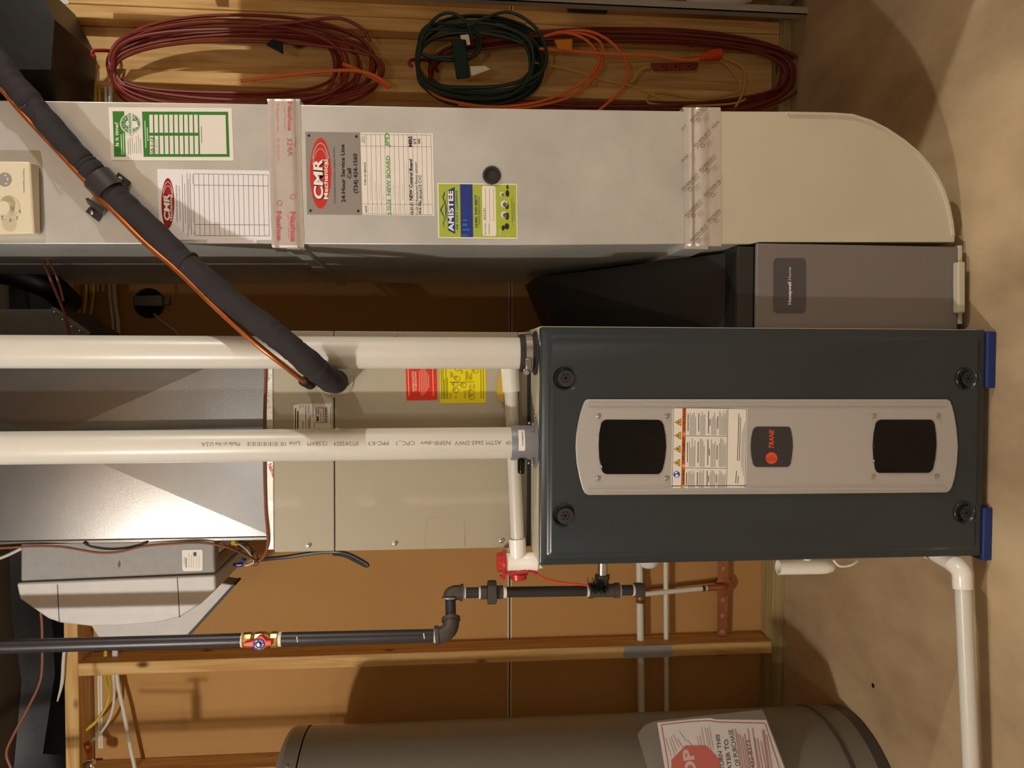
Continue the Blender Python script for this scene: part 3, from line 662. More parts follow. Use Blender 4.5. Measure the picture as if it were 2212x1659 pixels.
d.text(GI, '2-22-16', z(1440,1435), z(1425,1185), 8, 0.02, 0.15); d.text(GI, 'NEW BOARD', z(1425,1125), z(1412,490), 7.5, 0.02, 0.1); d.text(GI, 'JPD', z(1408,350), z(1405,130), 9, 0.02, 0.2)
d.text(NV, '10-21-21', z(1790,1430), z(1782,1240), 5.6, 0.03, 0.15); d.text(NV, 'NEW Control Board', z(1780,1205), z(1772,550), 6.6, 0.03, 0.15); d.text(NV, 'MBS', z(1770,350), z(1765,180), 7, 0.03, 0.1)
d.text(NV, '11-22-21', z(1865,1432), z(1858,1240), 4.6, 0.01, 0.15); d.text(NV, 'Replaced flame sensor', z(1862,1220), z(1845,585), 4.8, 0.0, 0.25); d.text(NV, 'ST', z(1835,305), z(1833,205), 5.2, 0.01)
d.text(NV, '10-6-22', z(1918,1425), z(1912,1235), 4.8, 0.02, 0.15); d.text(NV, 'FURNACE C+C', z(1935,1235), z(1915,800), 5.8, 0.005, 0.1); d.text(NV, 'SK', z(1900,300), z(1896,205), 5.2, 0.01)
for j, (xx, a, b) in enumerate(((1110,1200,720),(1185,1180,900),(1250,1200,930),(1320,1220,1100),(1480,1180,950),(1555,1230,960),(1625,1180,940),(1690,1230,640))):
    d.line((196, 186, 180), z(xx, a), z(xx-6, b), 0.9); d.line((198, 190, 182), z(xx, 1400), z(xx, 1280), 0.9)
d.build(card)

z = zoomer(930, 340, 0.11455)
g = thing('cleaning_sticker', 'lime green and blue air duct cleaning sticker below the round plug', 'sticker', P(1115, 455, YR))
card = sheet('card', [z(128,482), z(1632,500), z(1642,1535), z(146,1520)], YR, flat((238, 234, 214)), g, 0.0006)
d = Decal(flatS(YR - 0.0006)); LIME = (170, 184, 66); NB = (38, 62, 118); DG = (40, 70, 84)
d.poly(LIME, [z(150,502), z(1614,520), z(1622,1510), z(166,1500)])
d.poly((44, 58, 138), [z(556,506), z(790,508), z(804,1502), z(572,1500)], 2)
for a, b, c2, w2 in ((590,1480,700,26),(600,1380,740,30),(600,1290,690,40),(610,1200,690,30)): d.poly((66, 110, 186), [z(a, b), z(c2, b), z(c2, b-w2), z(a, b-w2)], 3)
d.poly(NB, [z(278,1365), z(232,1240), z(262,1150), z(178,985), z(262,850), z(222,755), z(268,628), z(270,690), z(245,755), z(275,850), z(205,985), z(275,1150), z(248,1240)], 2)
d.poly(NB, [z(272,765), z(292,880), z(305,985), z(292,1225), z(282,1080)], 2)
d.poly(NB, [z(312,630), z(455,560), z(465,1442), z(330,1375)], 2)
d.text((240, 240, 236), 'AMISTEE', z(438,1395), z(422,628), 11, 0.03, lay=3)
d.text(DG, 'AIR DUCT CLEANING', z(522,1368), z(508,628), 4.6, 0.01); d.text((46, 66, 50), '(248) 349-8877', z(885,1325), z(878,702), 5, 0.02); d.text(NB, 'WWW.AMISTEE.COM', z(938,1272), z(928,745), 3.6, 0.0)
d.poly((238, 230, 216), [z(968,560), z(990,535), z(1205,538), z(1225,560), z(1242,1455), z(1220,1485), z(1005,1482), z(982,1455)], 2)
d.text(BLACK, 'Date Cleaned:', z(1045,1455), z(1040,1240), 2.6, lay=3); d.text(BLACK, 'Technician(s):', z(1118,1455), z(1112,1240), 2.6, lay=3); d.text((60, 52, 70), '9/21/21', z(1040,1180), z(1030,960), 4.4, 0.0, 0.1, lay=3)
for xx, a, b in ((1044,1225,590),(1118,1215,590),(1190,1210,590)): d.line((150, 142, 132), z(xx, a), z(xx-8, b), 0.7, 3)
for cx2, cy2, r in ((1385,1080,56),(1385,880,60),(1345,690,38)): d.ellipse((226, 224, 220), *z(cx2, cy2), r*0.12, r*0.13, 2, 14); d.ellipse((96, 96, 98), *z(cx2+14, cy2+10), r*0.07, r*0.09, 3, 12)
for cx2, cy2, rx, ry in ((1440,1300,44,60),(1445,1110,36,70),(1440,920,34,60),(1450,680,36,64),(1450,560,20,44),(1370,1330,30,50)): d.ellipse((52, 44, 40), *z(cx2, cy2), rx*0.115, ry*0.115, 2, 14)
for cy2 in (1370, 1400, 1430, 1460): d.line((214, 210, 204), z(1290, cy2), z(1330, cy2 - 6), 1.4, 2)
d.poly((214, 196, 40), [z(1440,1500), z(1478,1425), z(1470,1505)], 2)
for xx, a, b in ((1540,1240,780),(1575,1190,840)): d.line((90, 104, 60), z(xx, a), z(xx-6, b), 1.0, 2)
for a, b in ((1555,748),(1560,1280)): d.ellipse((40, 44, 50), *z(a, b), 0.9, 0.9, 2, 8)
d.build(card)

# =================================================================== HUMIDISTAT
z = zoomer(0, 330, 0.14467)
h = thing('humidistat', 'beige humidifier control box with round dial on the return duct', 'humidistat', P(85, 430, YR))
a = [P(x, y, YR - 0.0006) for x, y in ((-70, 352), (84, 355), (87, 508), (-70, 511))]; b = [P(x, y, 1.462) for x, y in ((-70, 347), (63, 348.5), (74, 505), (-70, 508))]
obj('cover', MB().loft([a, [P(x, y, 1.480) for x, y in ((-70, 351), (83, 354), (86.5, 508), (-70, 511))], b]), 'beige_plastic', h, bevel=0.003)
obj('dial_recess', MB().lathe(P(19, 446, 1.462), (0, -1, 0), [(0.0190, 0), (0.0188, 0.001), (0.016, 0.0012)], 28), 'beige_shade', h)
dl = obj('dial', MB().lathe(P(15, 452, 1.4608), (0, -1, 0), [(0.0128, 0), (0.0125, 0.011), (0.0115, 0.0125)], 28), 'beige_plastic', h)
d = Decal(flatS(1.462)); GI2 = (150, 144, 134)
d.text((120, 112, 104), 'HUMIDIFIER CONTROL', z(368,592), z(365,228), 3.2, 0.0)
for k in range(10): d.ellipse(GI2, *z(60 + 12*math.cos(k), 400 + 12*math.sin(k)), 15, 15.4, 1, 24) if k == 0 else None
d.poly((220, 212, 192), [z(100,360), z(130,390), z(105,425)], 2); d.ellipse((220,212,192), *z(80,335), 2, 2.4, 2, 10); d.ellipse((220,212,192), *z(92,460), 2, 2.4, 2, 10)
for t, a, b in (('45', 310, 905), ('35', 268, 1000), ('25', 165, 1035), ('15', 45, 995)): d.text((110, 102, 96), t, z(a, b), z(a-2, b-55), 3.6, 0.01)
for a, b in ((285,935),(202,1003),(85,1002)): d.ellipse((110, 102, 96), *z(a, b), 0.9, 0.9, 1, 8)
d.build(h)

# =================================================================== FILTER CABINET
YH = 1.485
fc = thing('filter_cabinet', 'grey fronted air filter cabinet between furnace and return duct', 'filter cabinet', (0.16, 1.8, 0.01))
hx0 = fx1 + 0.003; hx1 = P(1800, 528, YH).x; zb = P(2071, 610, YH).z; zm = P(1634, 610, YH).z; zt2 = P(1596, 610, YH).z
obj('cabinet_body', MB().box(hx0, hx1 - 0.004, YH + 0.014, 2.12, zb, zt2), 'filter_black', fc, bevel=0.002)
obj('top_rail', MB().box(hx0, hx1 - 0.006, YH + 0.006, YH + 0.013, zm + 0.003, zt2), 'filter_black', fc, bevel=0.002)
cov = obj('cover', MB().box(hx0, hx1, YH, YH + 0.012, zb, zm), 'filter_grey', fc, bevel=0.003)
z = zoomer(1612, 400, 0.27125)
bp = []
for (cx2, cy2, a0) in ((250, 615, 180), (440, 615, 270), (440, 980, 0), (250, 980, 90)):
    for k in range(5): a = math.radians(a0 + 90*k/4); bp.append(z(cx2 + 34*math.cos(a), cy2 + 34*math.sin(a)))
bd = obj('badge', MB().prism([P(x, y, YH - 0.0015) for x, y in bp], (0, 0.0016, 0)), 'badge_dark', cov, bevel=0.0006)
d = Decal(flatS(YH - 0.0015)); d.text((230, 226, 222), 'Honeywell', z(357,950), z(357,770), 6.6, 0.03); d.text((224, 220, 216), 'Home', z(357,755), z(357,652), 6.4, 0.0); d.build(bd, 'lettering')
obj('base_strip', pxbox(2071, 2079, 530, 700, YH - 0.002, YH + 0.03), 'cream_paint', fc, bevel=0.001)
obj('latch', pxbox(2070, 2086, 565, 676, YH - 0.018, YH), 'cream_paint', fc, bevel=0.003)
zq = P(1596, 610, YH).z
tr2 = obj('transition', MB().add([(hx0, 1.56, zt2), (hx1 - 0.01, 1.56, zt2), (hx1 - 0.01, 2.1, zt2), (hx0, 2.1, zt2), (hx0, 1.9, zt2 + 0.30), (hx1 - 0.03, 1.9, zt2 + 0.36), (hx1 - 0.03, 2.1, zt2 + 0.36), (hx0, 2.1, zt2 + 0.3)],
      [(3,2,1,0), (4,5,6,7), (0,1,5,4), (1,2,6,5), (2,3,7,6), (3,0,4,7)]), 'filter_black', fc)
screw(fc, 1538, 575, 1.70, 0.004); screw(fc, 1484, 601, 1.78, 0.004)

# =================================================================== VENT PIPES
YV = 1.462; RV = 0.0302
v1 = thing('vent_pipe', 'white PVC vent pipe clamped into a black rubber coupling on the furnace', 'pipe', P(1158, 763, YV))
a, b = P(1150, 763, YV), P(-730, 757.5, YV); ax = (b - a).normalized()
obj('pipe', MB().tube([a, b], RV, 32), 'pvc', v1, angle=60)
c0 = P(1156, 763, YV); c0.z = fz1 + 0.0005
cp = obj('coupling', MB().lathe(c0, ax, [(0.042, 0), (0.042, 0.004), (0.0365, 0.006), (0.0365, 0.031), (0.0345, 0.033), (RV + 0.0005, 0.033)], 32, caps=False), 'black_rubber', v1, angle=40)
zc = P(1147, 763, YV).z - c0.z
bd = obj('clamp_band', MB().lathe(c0, ax, [(0.0368, zc), (0.0376, zc), (0.0376, zc + 0.0125), (0.0368, zc + 0.0125)], 36, caps=False), 'steel', v1)
sc = P(1141, 785, YV - 0.033)
hs = obj('worm_housing', MB().box(sc.x - 0.011, sc.x + 0.009, YV - 0.044, YV - 0.028, sc.z - 0.006, sc.z + 0.006), 'steel', v1, bevel=0.002)
for k in range(6): obj('slot', MB().box(sc.x - 0.009 + k*0.003, sc.x - 0.0078 + k*0.003, YV - 0.0445, YV - 0.0435, sc.z - 0.004, sc.z + 0.004), flat((60, 54, 48)), hs)
sh = P(1137, 803, YV - 0.040)
obj('clamp_screw', MB().lathe(sh, (-0.5, -0.85, 0), [(0.0055, -0.004), (0.0055, 0.003), (0.0045, 0.004)], 14), 'steel', v1)

v2 = thing('vent_pipe', 'white PVC vent pipe with printed lettering seated in a grey flange', 'pipe', P(1158, 956, YV))
a2, b2 = P(1150, 956, YV), P(-730, 975.6, YV); ax2 = (b2 - a2).normalized()
pp = obj('pipe', MB().tube([a2, b2], RV, 32), 'pvc', v2, angle=60)
g0 = P(1156, 956, YV); g0.z = fz1 + 0.0035
def wrapS(a, ax, r, y0):
    def S(x, y, off):
        p = P(x, y, YV - r); t = (p.z - a.z) / ax.z; c = a + ax * t; dx = p.x - c.x
        dx = max(-r*0.98, min(r*0.98, dx)); return Vector((c.x + dx, c.y - math.sqrt(r*r - dx*dx) - off, p.z))
    return S
d = Decal(wrapS(a2, ax2, RV, 956)); PI = (128, 118, 106)
def up(t, x0, x1, y, h=8.5): d.text(PI, t, (x0, y), (x1, y + 1), h, 0.0, lay=1)
up('ASTM 2665 DWV', 1083, 982, 952); up('NSF®-dwv', 973, 908, 952.5); up('CPC_1', 896, 856, 953); up('PPC-KY', 839, 793, 953); up('07/24/2024', 774, 721, 954); up('12:58AM', 706, 664, 954); up('Line 10', 647, 606, 954); up('Made in the U.S.A.', 518, 433, 955)
up('OW', 1104, 1092, 952)
for k in range(17):
    xx = 536 + k*4; d.line(PI, (xx, 955), (xx, 963.5), 1.0 if k % 3 else 2.2)
d.build(pp, 'lettering')
fl = obj('flange_plate', MB().lathe(Vector((g0.x, g0.y, fz1 + 0.0006)), (0, 0, 1), [(0.050, 0), (0.050, 0.0028), (0.036, 0.0034)], 8), 'grey_pvc', v2)
cu2 = obj('collar', MB().lathe(g0, ax2, [(0.0335, 0), (0.0335, 0.044), (0.0325, 0.0455), (RV + 0.0004, 0.0455)], 32, caps=False), 'grey_pvc', v2)
d = Decal(wrapS(g0, ax2, 0.0338, 956)); W2 = (236, 232, 226)
[d.rect(W2, 1120.5, 930 + 4*j, 1134.5, 934 + 4*j, 1) for j in range(11)]; d.text(BLACK, 'D346805P01', (1130.5, 962), (1131, 933), 3.2, 0.0, lay=2)
d.build(cu2, 'tag')
for x, y in ((1143,914),(1152,916),(1142,1000),(1151,1003),(1156,898)): screw(v2, x, y, YV - 0.03, 0.0026)
cpx = P(1126, 993, YV - 0.02); cpy = P(1126, 1024, YV - 0.02)
obj('port_cap', MB().tube([cpx, cpx + (cpy-cpx)*0.8, cpx + (cpy-cpx)*0.94, cpy], [0.0072, 0.0072, 0.0062, 0.003], 14), 'black_gloss', v2)

# =================================================================== REFRIGERANT LINES
ls = thing('line_set', 'black foam insulated refrigerant line with bare copper line running diagonally to the coil', 'refrigerant line', P(724, 823, 1.5))
path = [(-420,-500,1.46),(-70,40,1.46),(0,142,1.46),(30,182,1.46),(61,217,1.46),(90,252,1.46),(145,315,1.46),(187,359,1.461),(228,402,1.461),(270,444,1.459),(309,479,1.455),(370,540,1.442),(432,595,1.426),(515,664,1.402),(575,708,1.385),(635,756,1.37),(680,795,1.375),(705,815,1.40),(719,823,1.44),(725,824,1.50),(726,824,1.556)]
ip = []; ir = []
pts3 = [P(*q) for q in path]; cc_, _ = catmull(pts3, [0.0225]*len(pts3), 16)
rw = random.Random(4)
rs = [0.0224 + 0.0008*math.sin(i*0.23) + 0.0005*math.sin(i*0.61) - (rw.choice((0.0012, 0.0022)) if rw.random() < 0.10 and i > 106 else 0) for i in range(len(cc_))]
obj('insulation', MB().tube(cc_, rs, 18), 'foam_black', ls, angle=70)
jn = P(434, 595, 1.40); tv = (P(515, 664, 1.385) - jn).normalized()
for (x, y, Yy) in ((405, 569, 1.434), (66, 223, 1.46)):
    c = P(x, y, Yy); obj('joint_ring', MB().lathe(c - tv*0.004, tv, [(0.0205, 0), (0.0238, 0.001), (0.0238, 0.005), (0.0205, 0.007)], 18, caps=False), 'foam_black', ls)
cpth = [(-420,-440,1.455),(-70,110,1.455),(0,188,1.455),(38,233,1.452),(81,280,1.45),(114,315,1.45),(152,356,1.45),(193,400,1.448),(217,428,1.448),(260,471,1.446),(312,523,1.436),(388,589,1.42),(461,660,1.405),(529,722,1.395),(575,760,1.395),(615,791,1.41),(645,815,1.45),(660,826,1.50)]
obj('copper_pipe', MB().tube([P(*q) for q in cpth], 0.0050, 12, 5), 'copper', ls, angle=70)
obj('copper_grommet', MB().tube([P(655, 823, 1.492), P(668, 828, 1.53), P(670, 829, 1.548)], [0.0095, 0.0115, 0.0115], 16), 'foam_black', ls)
for (x0, y0, x1, y1) in ((43,233,62,222),(387,588,405,572)):
    zo = 0.03 if x0 < 200 else 0.022
    obj('zip_tie', MB().tube([P(x0, y0, 1.412 + zo), P((x0+x1)/2 + 1, (y0+y1)/2 + 1, 1.388 + zo), P(x1, y1, 1.40 + zo)], 0.0016, 6, 3), 'black_plastic', ls)
cl = thing('pipe_clamp', 'black metal pipe clamp screwed to the return duct around the insulated line', 'clamp', P(228, 425, YR))
bc = P(226, 400, 1.461); tv2 = (P(300, 468, 1.43) - P(170, 330, 1.435)).normalized()
obj('band', MB().lathe(bc - tv2*0.018, tv2, [(0.0245, 0), (0.0272, 0), (0.0272, 0.036), (0.0245, 0.036)], 28, caps=False), 'black_plastic', cl)
for q, s2 in (([(256,371),(281,392),(270,409),(244.5,386)], (260,387)), ([(193,446),(220.7,465),(212,479),(184,457)], (199,459))):
    obj('tab', MB().prism([P(x, y, YR - 0.005) for x, y in q], (0, 0.0048, 0)), 'black_plastic', cl, bevel=0.001)
    screw(cl, s2[0], s2[1], YR - 0.005, 0.0048)
obj('leg', MB().hexa([P(x, y, 1.458) for x, y in ((184,429),(190,427),(228,452),(222,458))], [P(x, y, YR - 0.004) for x, y in ((190,441),(196,438),(228,462),(221,468))]), 'black_plastic', cl)
obj('leg', MB().hexa([P(x, y, 1.458) for x, y in ((246,383),(252,379),(276,404),(270,410))], [P(x, y, YR - 0.004) for x, y in ((246,384),(251,380),(274,404),(269,409))]), 'black_plastic', cl)

# =================================================================== CONDENSATE TRAP ON THE COIL
YT = 1.520
tr = thing('drain_trap', 'white PVC coil drain with red capped cleanout tee beside the furnace top', 'drain trap', P(1160, 1215, YT))
obj('pipe', MB().tube([P(1098, 770, YT), P(1104, 848, YT), P(1118, 1170, YT)], 0.0134, 20), 'pvc', tr, angle=60)
obj('coupling', MB().tube([P(1101, 790, YT), P(1104, 846, YT)], 0.0176, 20), 'pvc_white', tr)
obj('elbow', MB().tube([P(1102, 795, YT), P(1098, 772, YT), P(1096, 762, YT + 0.012), P(1096, 760, YT + 0.029)], 0.0176, 16, 4), 'pvc_white', tr)
obj('socket', MB().tube([P(1117, 1163, YT), P(1119, 1203, YT)], 0.0168, 20), 'pvc_white', tr)
tee = obj('tee_body', MB().lathe(P(1089, 1214, YT), (0, 0, -1), [(0.0195, 0), (0.0195, 0.003), (0.0185, 0.0035), (0.0185, 0.044), (0.0196, 0.046), (0.0196, 0.066), (0.017, 0.068)], 24), 'pvc_white', tr)
obj('gusset', MB().hexa([P(x, y, YT - 0.012) for x, y in ((1146,1200),(1150,1198),(1173,1227),(1140,1233))], [P(x, y, YT + 0.012) for x, y in ((1146,1200),(1150,1198),(1173,1227),(1140,1233))]), 'pvc_white', tr, bevel=0.001)
obj('side_nipple', MB().tube([P(1120, 1225, YT), P(1120, 1239, YT)], 0.0125, 18), 'pvc_white', tr)
cp = obj('cap', MB().lathe(P(1089, 1214, YT), (0, 0, 1), [(0.0225, -0.003), (0.0235, 0.001), (0.0225, 0.003), (0.0195, 0.004), (0.0190, 0.013), (0.0170, 0.0145)], 24), 'red_cap', tr)
e2 = (P(1120, 1260, YT) - P(1120, 1239, YT)).normalized()
cp2 = obj('cap', MB().lathe(P(1120, 1237, YT), e2, [(0.0150, 0), (0.0190, 0.001), (0.0190, 0.003), (0.0170, 0.004), (0.0165, 0.0115), (0.014, 0.013)], 22), 'red_cap', tr)
obj('tether', MB().tube([P(1081, 1243, YT - 0.008), P(1087, 1250, YT - 0.008), P(1092, 1240, YT - 0.012), P(1106, 1239, YT - 0.015), P(1136, 1236, YT - 0.015), P(1146, 1232, YT - 0.012), P(1160, 1239, YT - 0.010)], 0.0032, 8, 4), 'red_cap', tr)
obj('drain_tail', MB().tube([P(1150, 1215, YT + 0.006), P(1165, 1217, YT + 0.012)], 0.010, 14), 'pvc_white', tr)
bz = thing('cleaning_brush', 'black bristle cleaning brush with orange handle hanging on the gas tee', 'brush', P(1312, 1265, 1.53))
obj('handle', MB().tube([P(1156, 1236, 1.512), P(1166, 1244, 1.514), P(1180, 1251, 1.518), P(1200, 1256, 1.522), P(1225, 1259.5, 1.526), P(1272, 1264.5, 1.530)], 0.0021, 8, 5), 'orange_red', bz)
m = MB(); b0 = P(1270, 1264, 1.530); b1 = P(1312, 1268, 1.530); bv = (b1 - b0); m.tube([b0, b1], 0.0012, 6)
for k in range(150):
    t = random.random(); a = random.uniform(0, 2*math.pi); c = b0 + bv*t
    dr = Vector((math.cos(a), -abs(math.sin(a))*0.6, random.uniform(-0.25, 0.25))); L = random.uniform(0.012, 0.019)
    m.tube([c, c + dr*L], [0.0006, 0.0003], 4)
br_ = obj('bristles', m, flat((16, 15, 16)), bz, kind='stuff')
tg = thing('yellow_tag', 'small yellow film tag tucked behind the white drain coupling', 'tag', P(1085, 830, 1.54))
obj('tag_film', MB().prism([P(x, y, 1.5425) for x, y in ((1083,796),(1088,812),(1091,850),(1088,870),(1080,866),(1073,850),(1073,838),(1078,810))], (0, 0.0012, 0)), 'yellow_tag', tg)

# =================================================================== GAS LINE
YG = 1.548
gas = thing('gas_line', 'black iron gas pipe with red handled valve, offset elbows, union and tee', 'gas pipe', P(1390, 1277, YG))
R3, R2 = 0.0128, 0.0107
obj('riser', MB().tube([P(-700, 1416, 1.50), P(526, 1382.5, 1.50)], R3, 20), 'black_iron', gas)
def ringx(x, y, Yy, x2, y2, r, name, mat): return obj(name, MB().tube([P(x, y, Yy), P(x2, y2, Yy)], r, 16), mat, gas)
ringx(522, 1382.7, 1.50, 529, 1382.5, R3*1.06, 'sealant_ring', 'dope_white')
vb = obj('valve_body', MB().lathe(P(603, 1381, 1.50), P(526, 1382.5, 1.50) - P(603, 1381, 1.50), [(0.0135, 0), (0.0155, 0.003), (0.0155, 0.014), (0.0125, 0.017), (0.0150, 0.024), (0.0158, 0.034), (0.0150, 0.044), (0.0128, 0.048), (0.0150, 0.052), (0.0150, 0.064), (0.0135, 0.068)], 12), 'brass', gas, angle=20)
vh = obj('valve_handle', MB().prism([P(x, y, 1.474) for x, y in ((523,1394),(527,1389),(545,1385),(552,1381),(558,1375),(567,1374),(572,1380),(576,1384),(586,1383),(587,1395),(575,1396),(571,1402),(562,1406),(552,1403),(547,1398),(530,1397))], (0, 0.012, 0)), 'valve_red', gas, bevel=0.0015)
obj('handle_disc', MB().lathe(P(559, 1392, 1.4738), (0, -1, 0), [(0.0110, 0), (0.0110, 0.0012), (0.0, 0.0013)], 24, caps=False), flat((30, 34, 128), 0.4), vh)
d = Decal(flatS(1.4722))
def arcg(c, t, cx, cy, r, a0, a1, h):
    for i, ch in enumerate(t):
        a = math.radians(a0 + (a1-a0)*(i+0.5)/len(t)); da = math.radians((a1-a0)/len(t)*0.34)
        d.text(c, ch, (cx + r*math.cos(a-da), cy + r*math.sin(a-da)), (cx + r*math.cos(a+da), cy + r*math.sin(a+da)), h, 0.02)
arcg((214, 214, 232), 'FBV15', 559, 1392, 7.2, -80, 40, 3.4)
for a0, a1 in ((70, 100), (120, 165), (215, 245)): d.ring((214, 214, 232), 559, 1392, 10, 10, 2, 2, math.radians(a0), math.radians(a1), 6)
d.build(vh, 'lettering')
obj('handle_nut', MB().lathe(P(559, 1392, 1.4728), (0, -1, 0), [(0.0038, 0), (0.0038, 0.003), (0.003, 0.0036)], 6), 'brass', vh)
obj('stem', MB().tube([P(561, 1388, 1.486), P(561, 1384, 1.50)], 0.006, 12), 'brass', gas)
ringx(602, 1380.7, 1.50, 609, 1380.5, R3*1.08, 'sealant_ring', 'dope_white')
obj('drop_pipe', MB().tube([P(606, 1380.5, 1.50), P(942, 1373, 1.50)], R3, 20), 'black_iron', gas)
for x, y in ((641, 1372), (915, 1365)): obj('scuff', MB().tube([P(x, y + 3, 1.4886), P(x + 2, y + 15, 1.4876)], 0.0012, 6), 'dope_white', gas)
def elbow(a, c, b, r, name='elbow', mat='iron_cast'):
    a, c, b = Vector(a), Vector(c), Vector(b); pts = []; n = 8
    p0 = c + (a-c)*0.78; p1 = c + (b-c)*0.78
    for k in range(n+1):
        t = k/n; pts.append(p0*(1-t)**2 + c*2*t*(1-t) + p1*t*t)
    m = MB().tube(pts, r, 18)
    m.tube([a, a + (p0-a)*1.0], r*1.16, 18); m.tube([p1, b], r*1.16, 18)
    return obj(name, m, mat, gas, angle=50)
elbow(P(940, 1373, 1.50), P(976, 1368, 1.50), P(974, 1334, 1.52), 0.0160)
ringx(937, 1373, 1.50, 942, 1372.9, R3*1.07, 'sealant_ring', 'dope_white')
obj('offset_nipple', MB().tube([P(974, 1338, 1.518), P(972.5, 1286, 1.545)], R2, 18), 'black_iron', gas)
elbow(P(972.5, 1292, 1.545), P(973, 1279, 1.548), P(1000, 1280, YG), 0.0148)
obj('sealant_ring', MB().tube([P(972.7, 1291, 1.543), P(972.7, 1288, 1.543)], R2*1.22, 16), 'dope_white', gas)
ringx(999, 1280.3, YG, 1006, 1280.3, R2*1.1, 'sealant_ring', 'dope_white')
obj('short_nipple', MB().tube([P(1003, 1280.5, YG), P(1040, 1280, YG)], R2, 18), 'black_iron', gas)
ringx(1034, 1280.3, YG, 1040, 1280.3, R2*1.12, 'sealant_ring', 'dope_white')
un = obj('union', MB().lathe(P(1038, 1280, YG), (0, 0, -1), [(0.0135, 0), (0.0142, 0.001), (0.0142, 0.013), (0.0136, 0.0135)], 8), 'iron_cast', gas, angle=20)
obj('union_nut', MB().lathe(P(1053, 1279.7, YG), (0, 0, -1), [(0.0235, 0), (0.0250, 0.002), (0.0250, 0.016), (0.0235, 0.018)], 8), 'iron_cast', un, angle=20)
obj('union_end', MB().lathe(P(1072, 1279.3, YG), (0, 0, -1), [(0.0140, 0), (0.0140, 0.012), (0.0132, 0.0135)], 8), 'iron_cast', un, angle=20)
ringx(1086, 1279.2, YG, 1094, 1279, R2*1.1, 'sealant_ring', 'dope_white')
obj('supply_pipe', MB().tube([P(1091, 1279, YG), P(1272, 1276.2, YG)], R2, 18), 'black_iron', gas)
ringx(1267, 1276.3, YG, 1274, 1276.2, R2*1.12, 'sealant_ring', 'dope_white')
m = MB().tube([P(1272, 1276, YG), P(1336, 1275, YG)], 0.0135, 18)
m.tube([P(1272, 1276, YG), P(1280, 1276, YG)], 0.0156, 18); m.tube([P(1327, 1275, YG), P(1337, 1275, YG)], 0.0156, 18)
m.tube([P(1301, 1276, YG), P(1301, 1248, YG)], 0.0135, 18); m.tube([P(1301, 1250, YG), P(1301, 1242, YG)], 0.0156, 18)
obj('tee', m, 'iron_cast', gas, angle=50)
obj('branch_nipple', MB().tube([P(1301, 1246, YG), Vector((fx0 - 0.002, YG, P(1301, 1240, YG).z))], R2, 18), 'steel', gas)
obj('drip_leg', MB().tube([P(1334, 1275, YG), P(1372, 1274.5, YG)], R2, 18), 'black_iron', gas)
ringx(1336, 1275, YG, 1341, 1275, R2*1.1, 'sealant_ring', 'dope_white'); ringx(1366, 1274.6, YG, 1373, 1274.6, R2*1.12, 'sealant_ring', 'dope_white')
obj('drip_cap', MB().lathe(P(1370, 1274.6, YG), (0, 0, -1), [(0.0150, 0), (0.0150, 0.014), (0.0138, 0.019), (0.009, 0.0215), (0.003, 0.022)], 18), 'iron_cast', gas)

# =================================================================== HUMIDIFIER ON THE PLENUM
YU = 1.63
hum = thing('humidifier', 'grey moulded plastic whole-house humidifier on the side of the plenum', 'humidifier', P(465, 1250, 1.8))
up_px = [(45, 1184), (44, 1256), (465, 1238), (464, 1215), (463, 1176)]
hxl = px0 - 0.008
q = [P(x, y, YU) for x, y in up_px]
for v in (q[0], q[-1]): v.x = hxl
obj('housing', MB().prism(q, (0, 0.36, 0)), 'hum_grey', hum, bevel=0.004)
lo_px = [(35, 1260), (465, 1242), (466, 1274), (432, 1306), (400, 1327), (386, 1335), (340, 1346), (270, 1352), (200, 1354), (130, 1346), (104, 1337), (42, 1294)]
q = [P(x, y, YU - 0.003) for x, y in lo_px]
cv = obj('cover', MB().prism(q, (0, 0.30, 0)), 'hum_light', hum, bevel=0.004)
for a, b in (((124, 1263), (128, 1345)), ((383, 1248), (388, 1334))):
    obj('groove', MB().prism([P(a[0]-1, a[1], YU - 0.0036), P(a[0]+0.6, a[1], YU - 0.0036), P(b[0]+0.6, b[1], YU - 0.0036), P(b[0]-1, b[1], YU - 0.0036)], (0, 0.0008, 0)), flat((58, 54, 50)), cv)
q = [P(x, y, 1.93) for x, y in ((180, 1318), (196, 1352), (214, 1380), (404, 1373), (504, 1264), (470, 1258), (300, 1262))]
obj('drain_pan', MB().prism(q, (0, 0.06, 0)), 'hum_light', hum, bevel=0.003)
q2 = [P(x, y, 1.93) for x, y in ((404, 1373), (407, 1377), (508, 1265), (504, 1261))]
obj('pan_lip', MB().prism(q2, (0, 0.06, 0)), flat((70, 66, 62)), hum)
s4 = obj('maker_label', MB().prism([P(x, y, YU - 0.0012) for x, y in ((394,1188),(436,1187),(438,1190),(438,1231),(435,1233),(397,1234),(394,1231),(393,1191))], (0, 0.001, 0)), 'paper', hum)
d = Decal(flatS(YU - 0.0012)); 
d.ellipse((90, 82, 78), 421, 1197, 4, 5, n=12); d.line(BLACK, (402, 1205), (402, 1226), 1.6); d.line((110, 102, 96), (398, 1203), (398, 1220), 1.0)
for j in range(3): d.line((150, 142, 134), (408 + j*5, 1195 + j*4), (408 + j*5, 1226), 0.7)
for j in range(2): d.line((150, 142, 134), (425 + j*5, 1200), (425 + j*5, 1228), 0.6)
d.build(s4)
d = Decal(flatS(YU)); d.poly((86, 82, 78), [(258,1209),(254,1220),(257,1228),(261,1219)]); d.build(hum, 'mark')
under = P(463, 1200, YU).z
obj('amber_label', MB().box(P(465, 1222, YU).x, P(465, 1205, YU).x, YU + 0.03, YU + 0.10, under - 0.003, under + 0.001), flat((150, 112, 60)), hum)
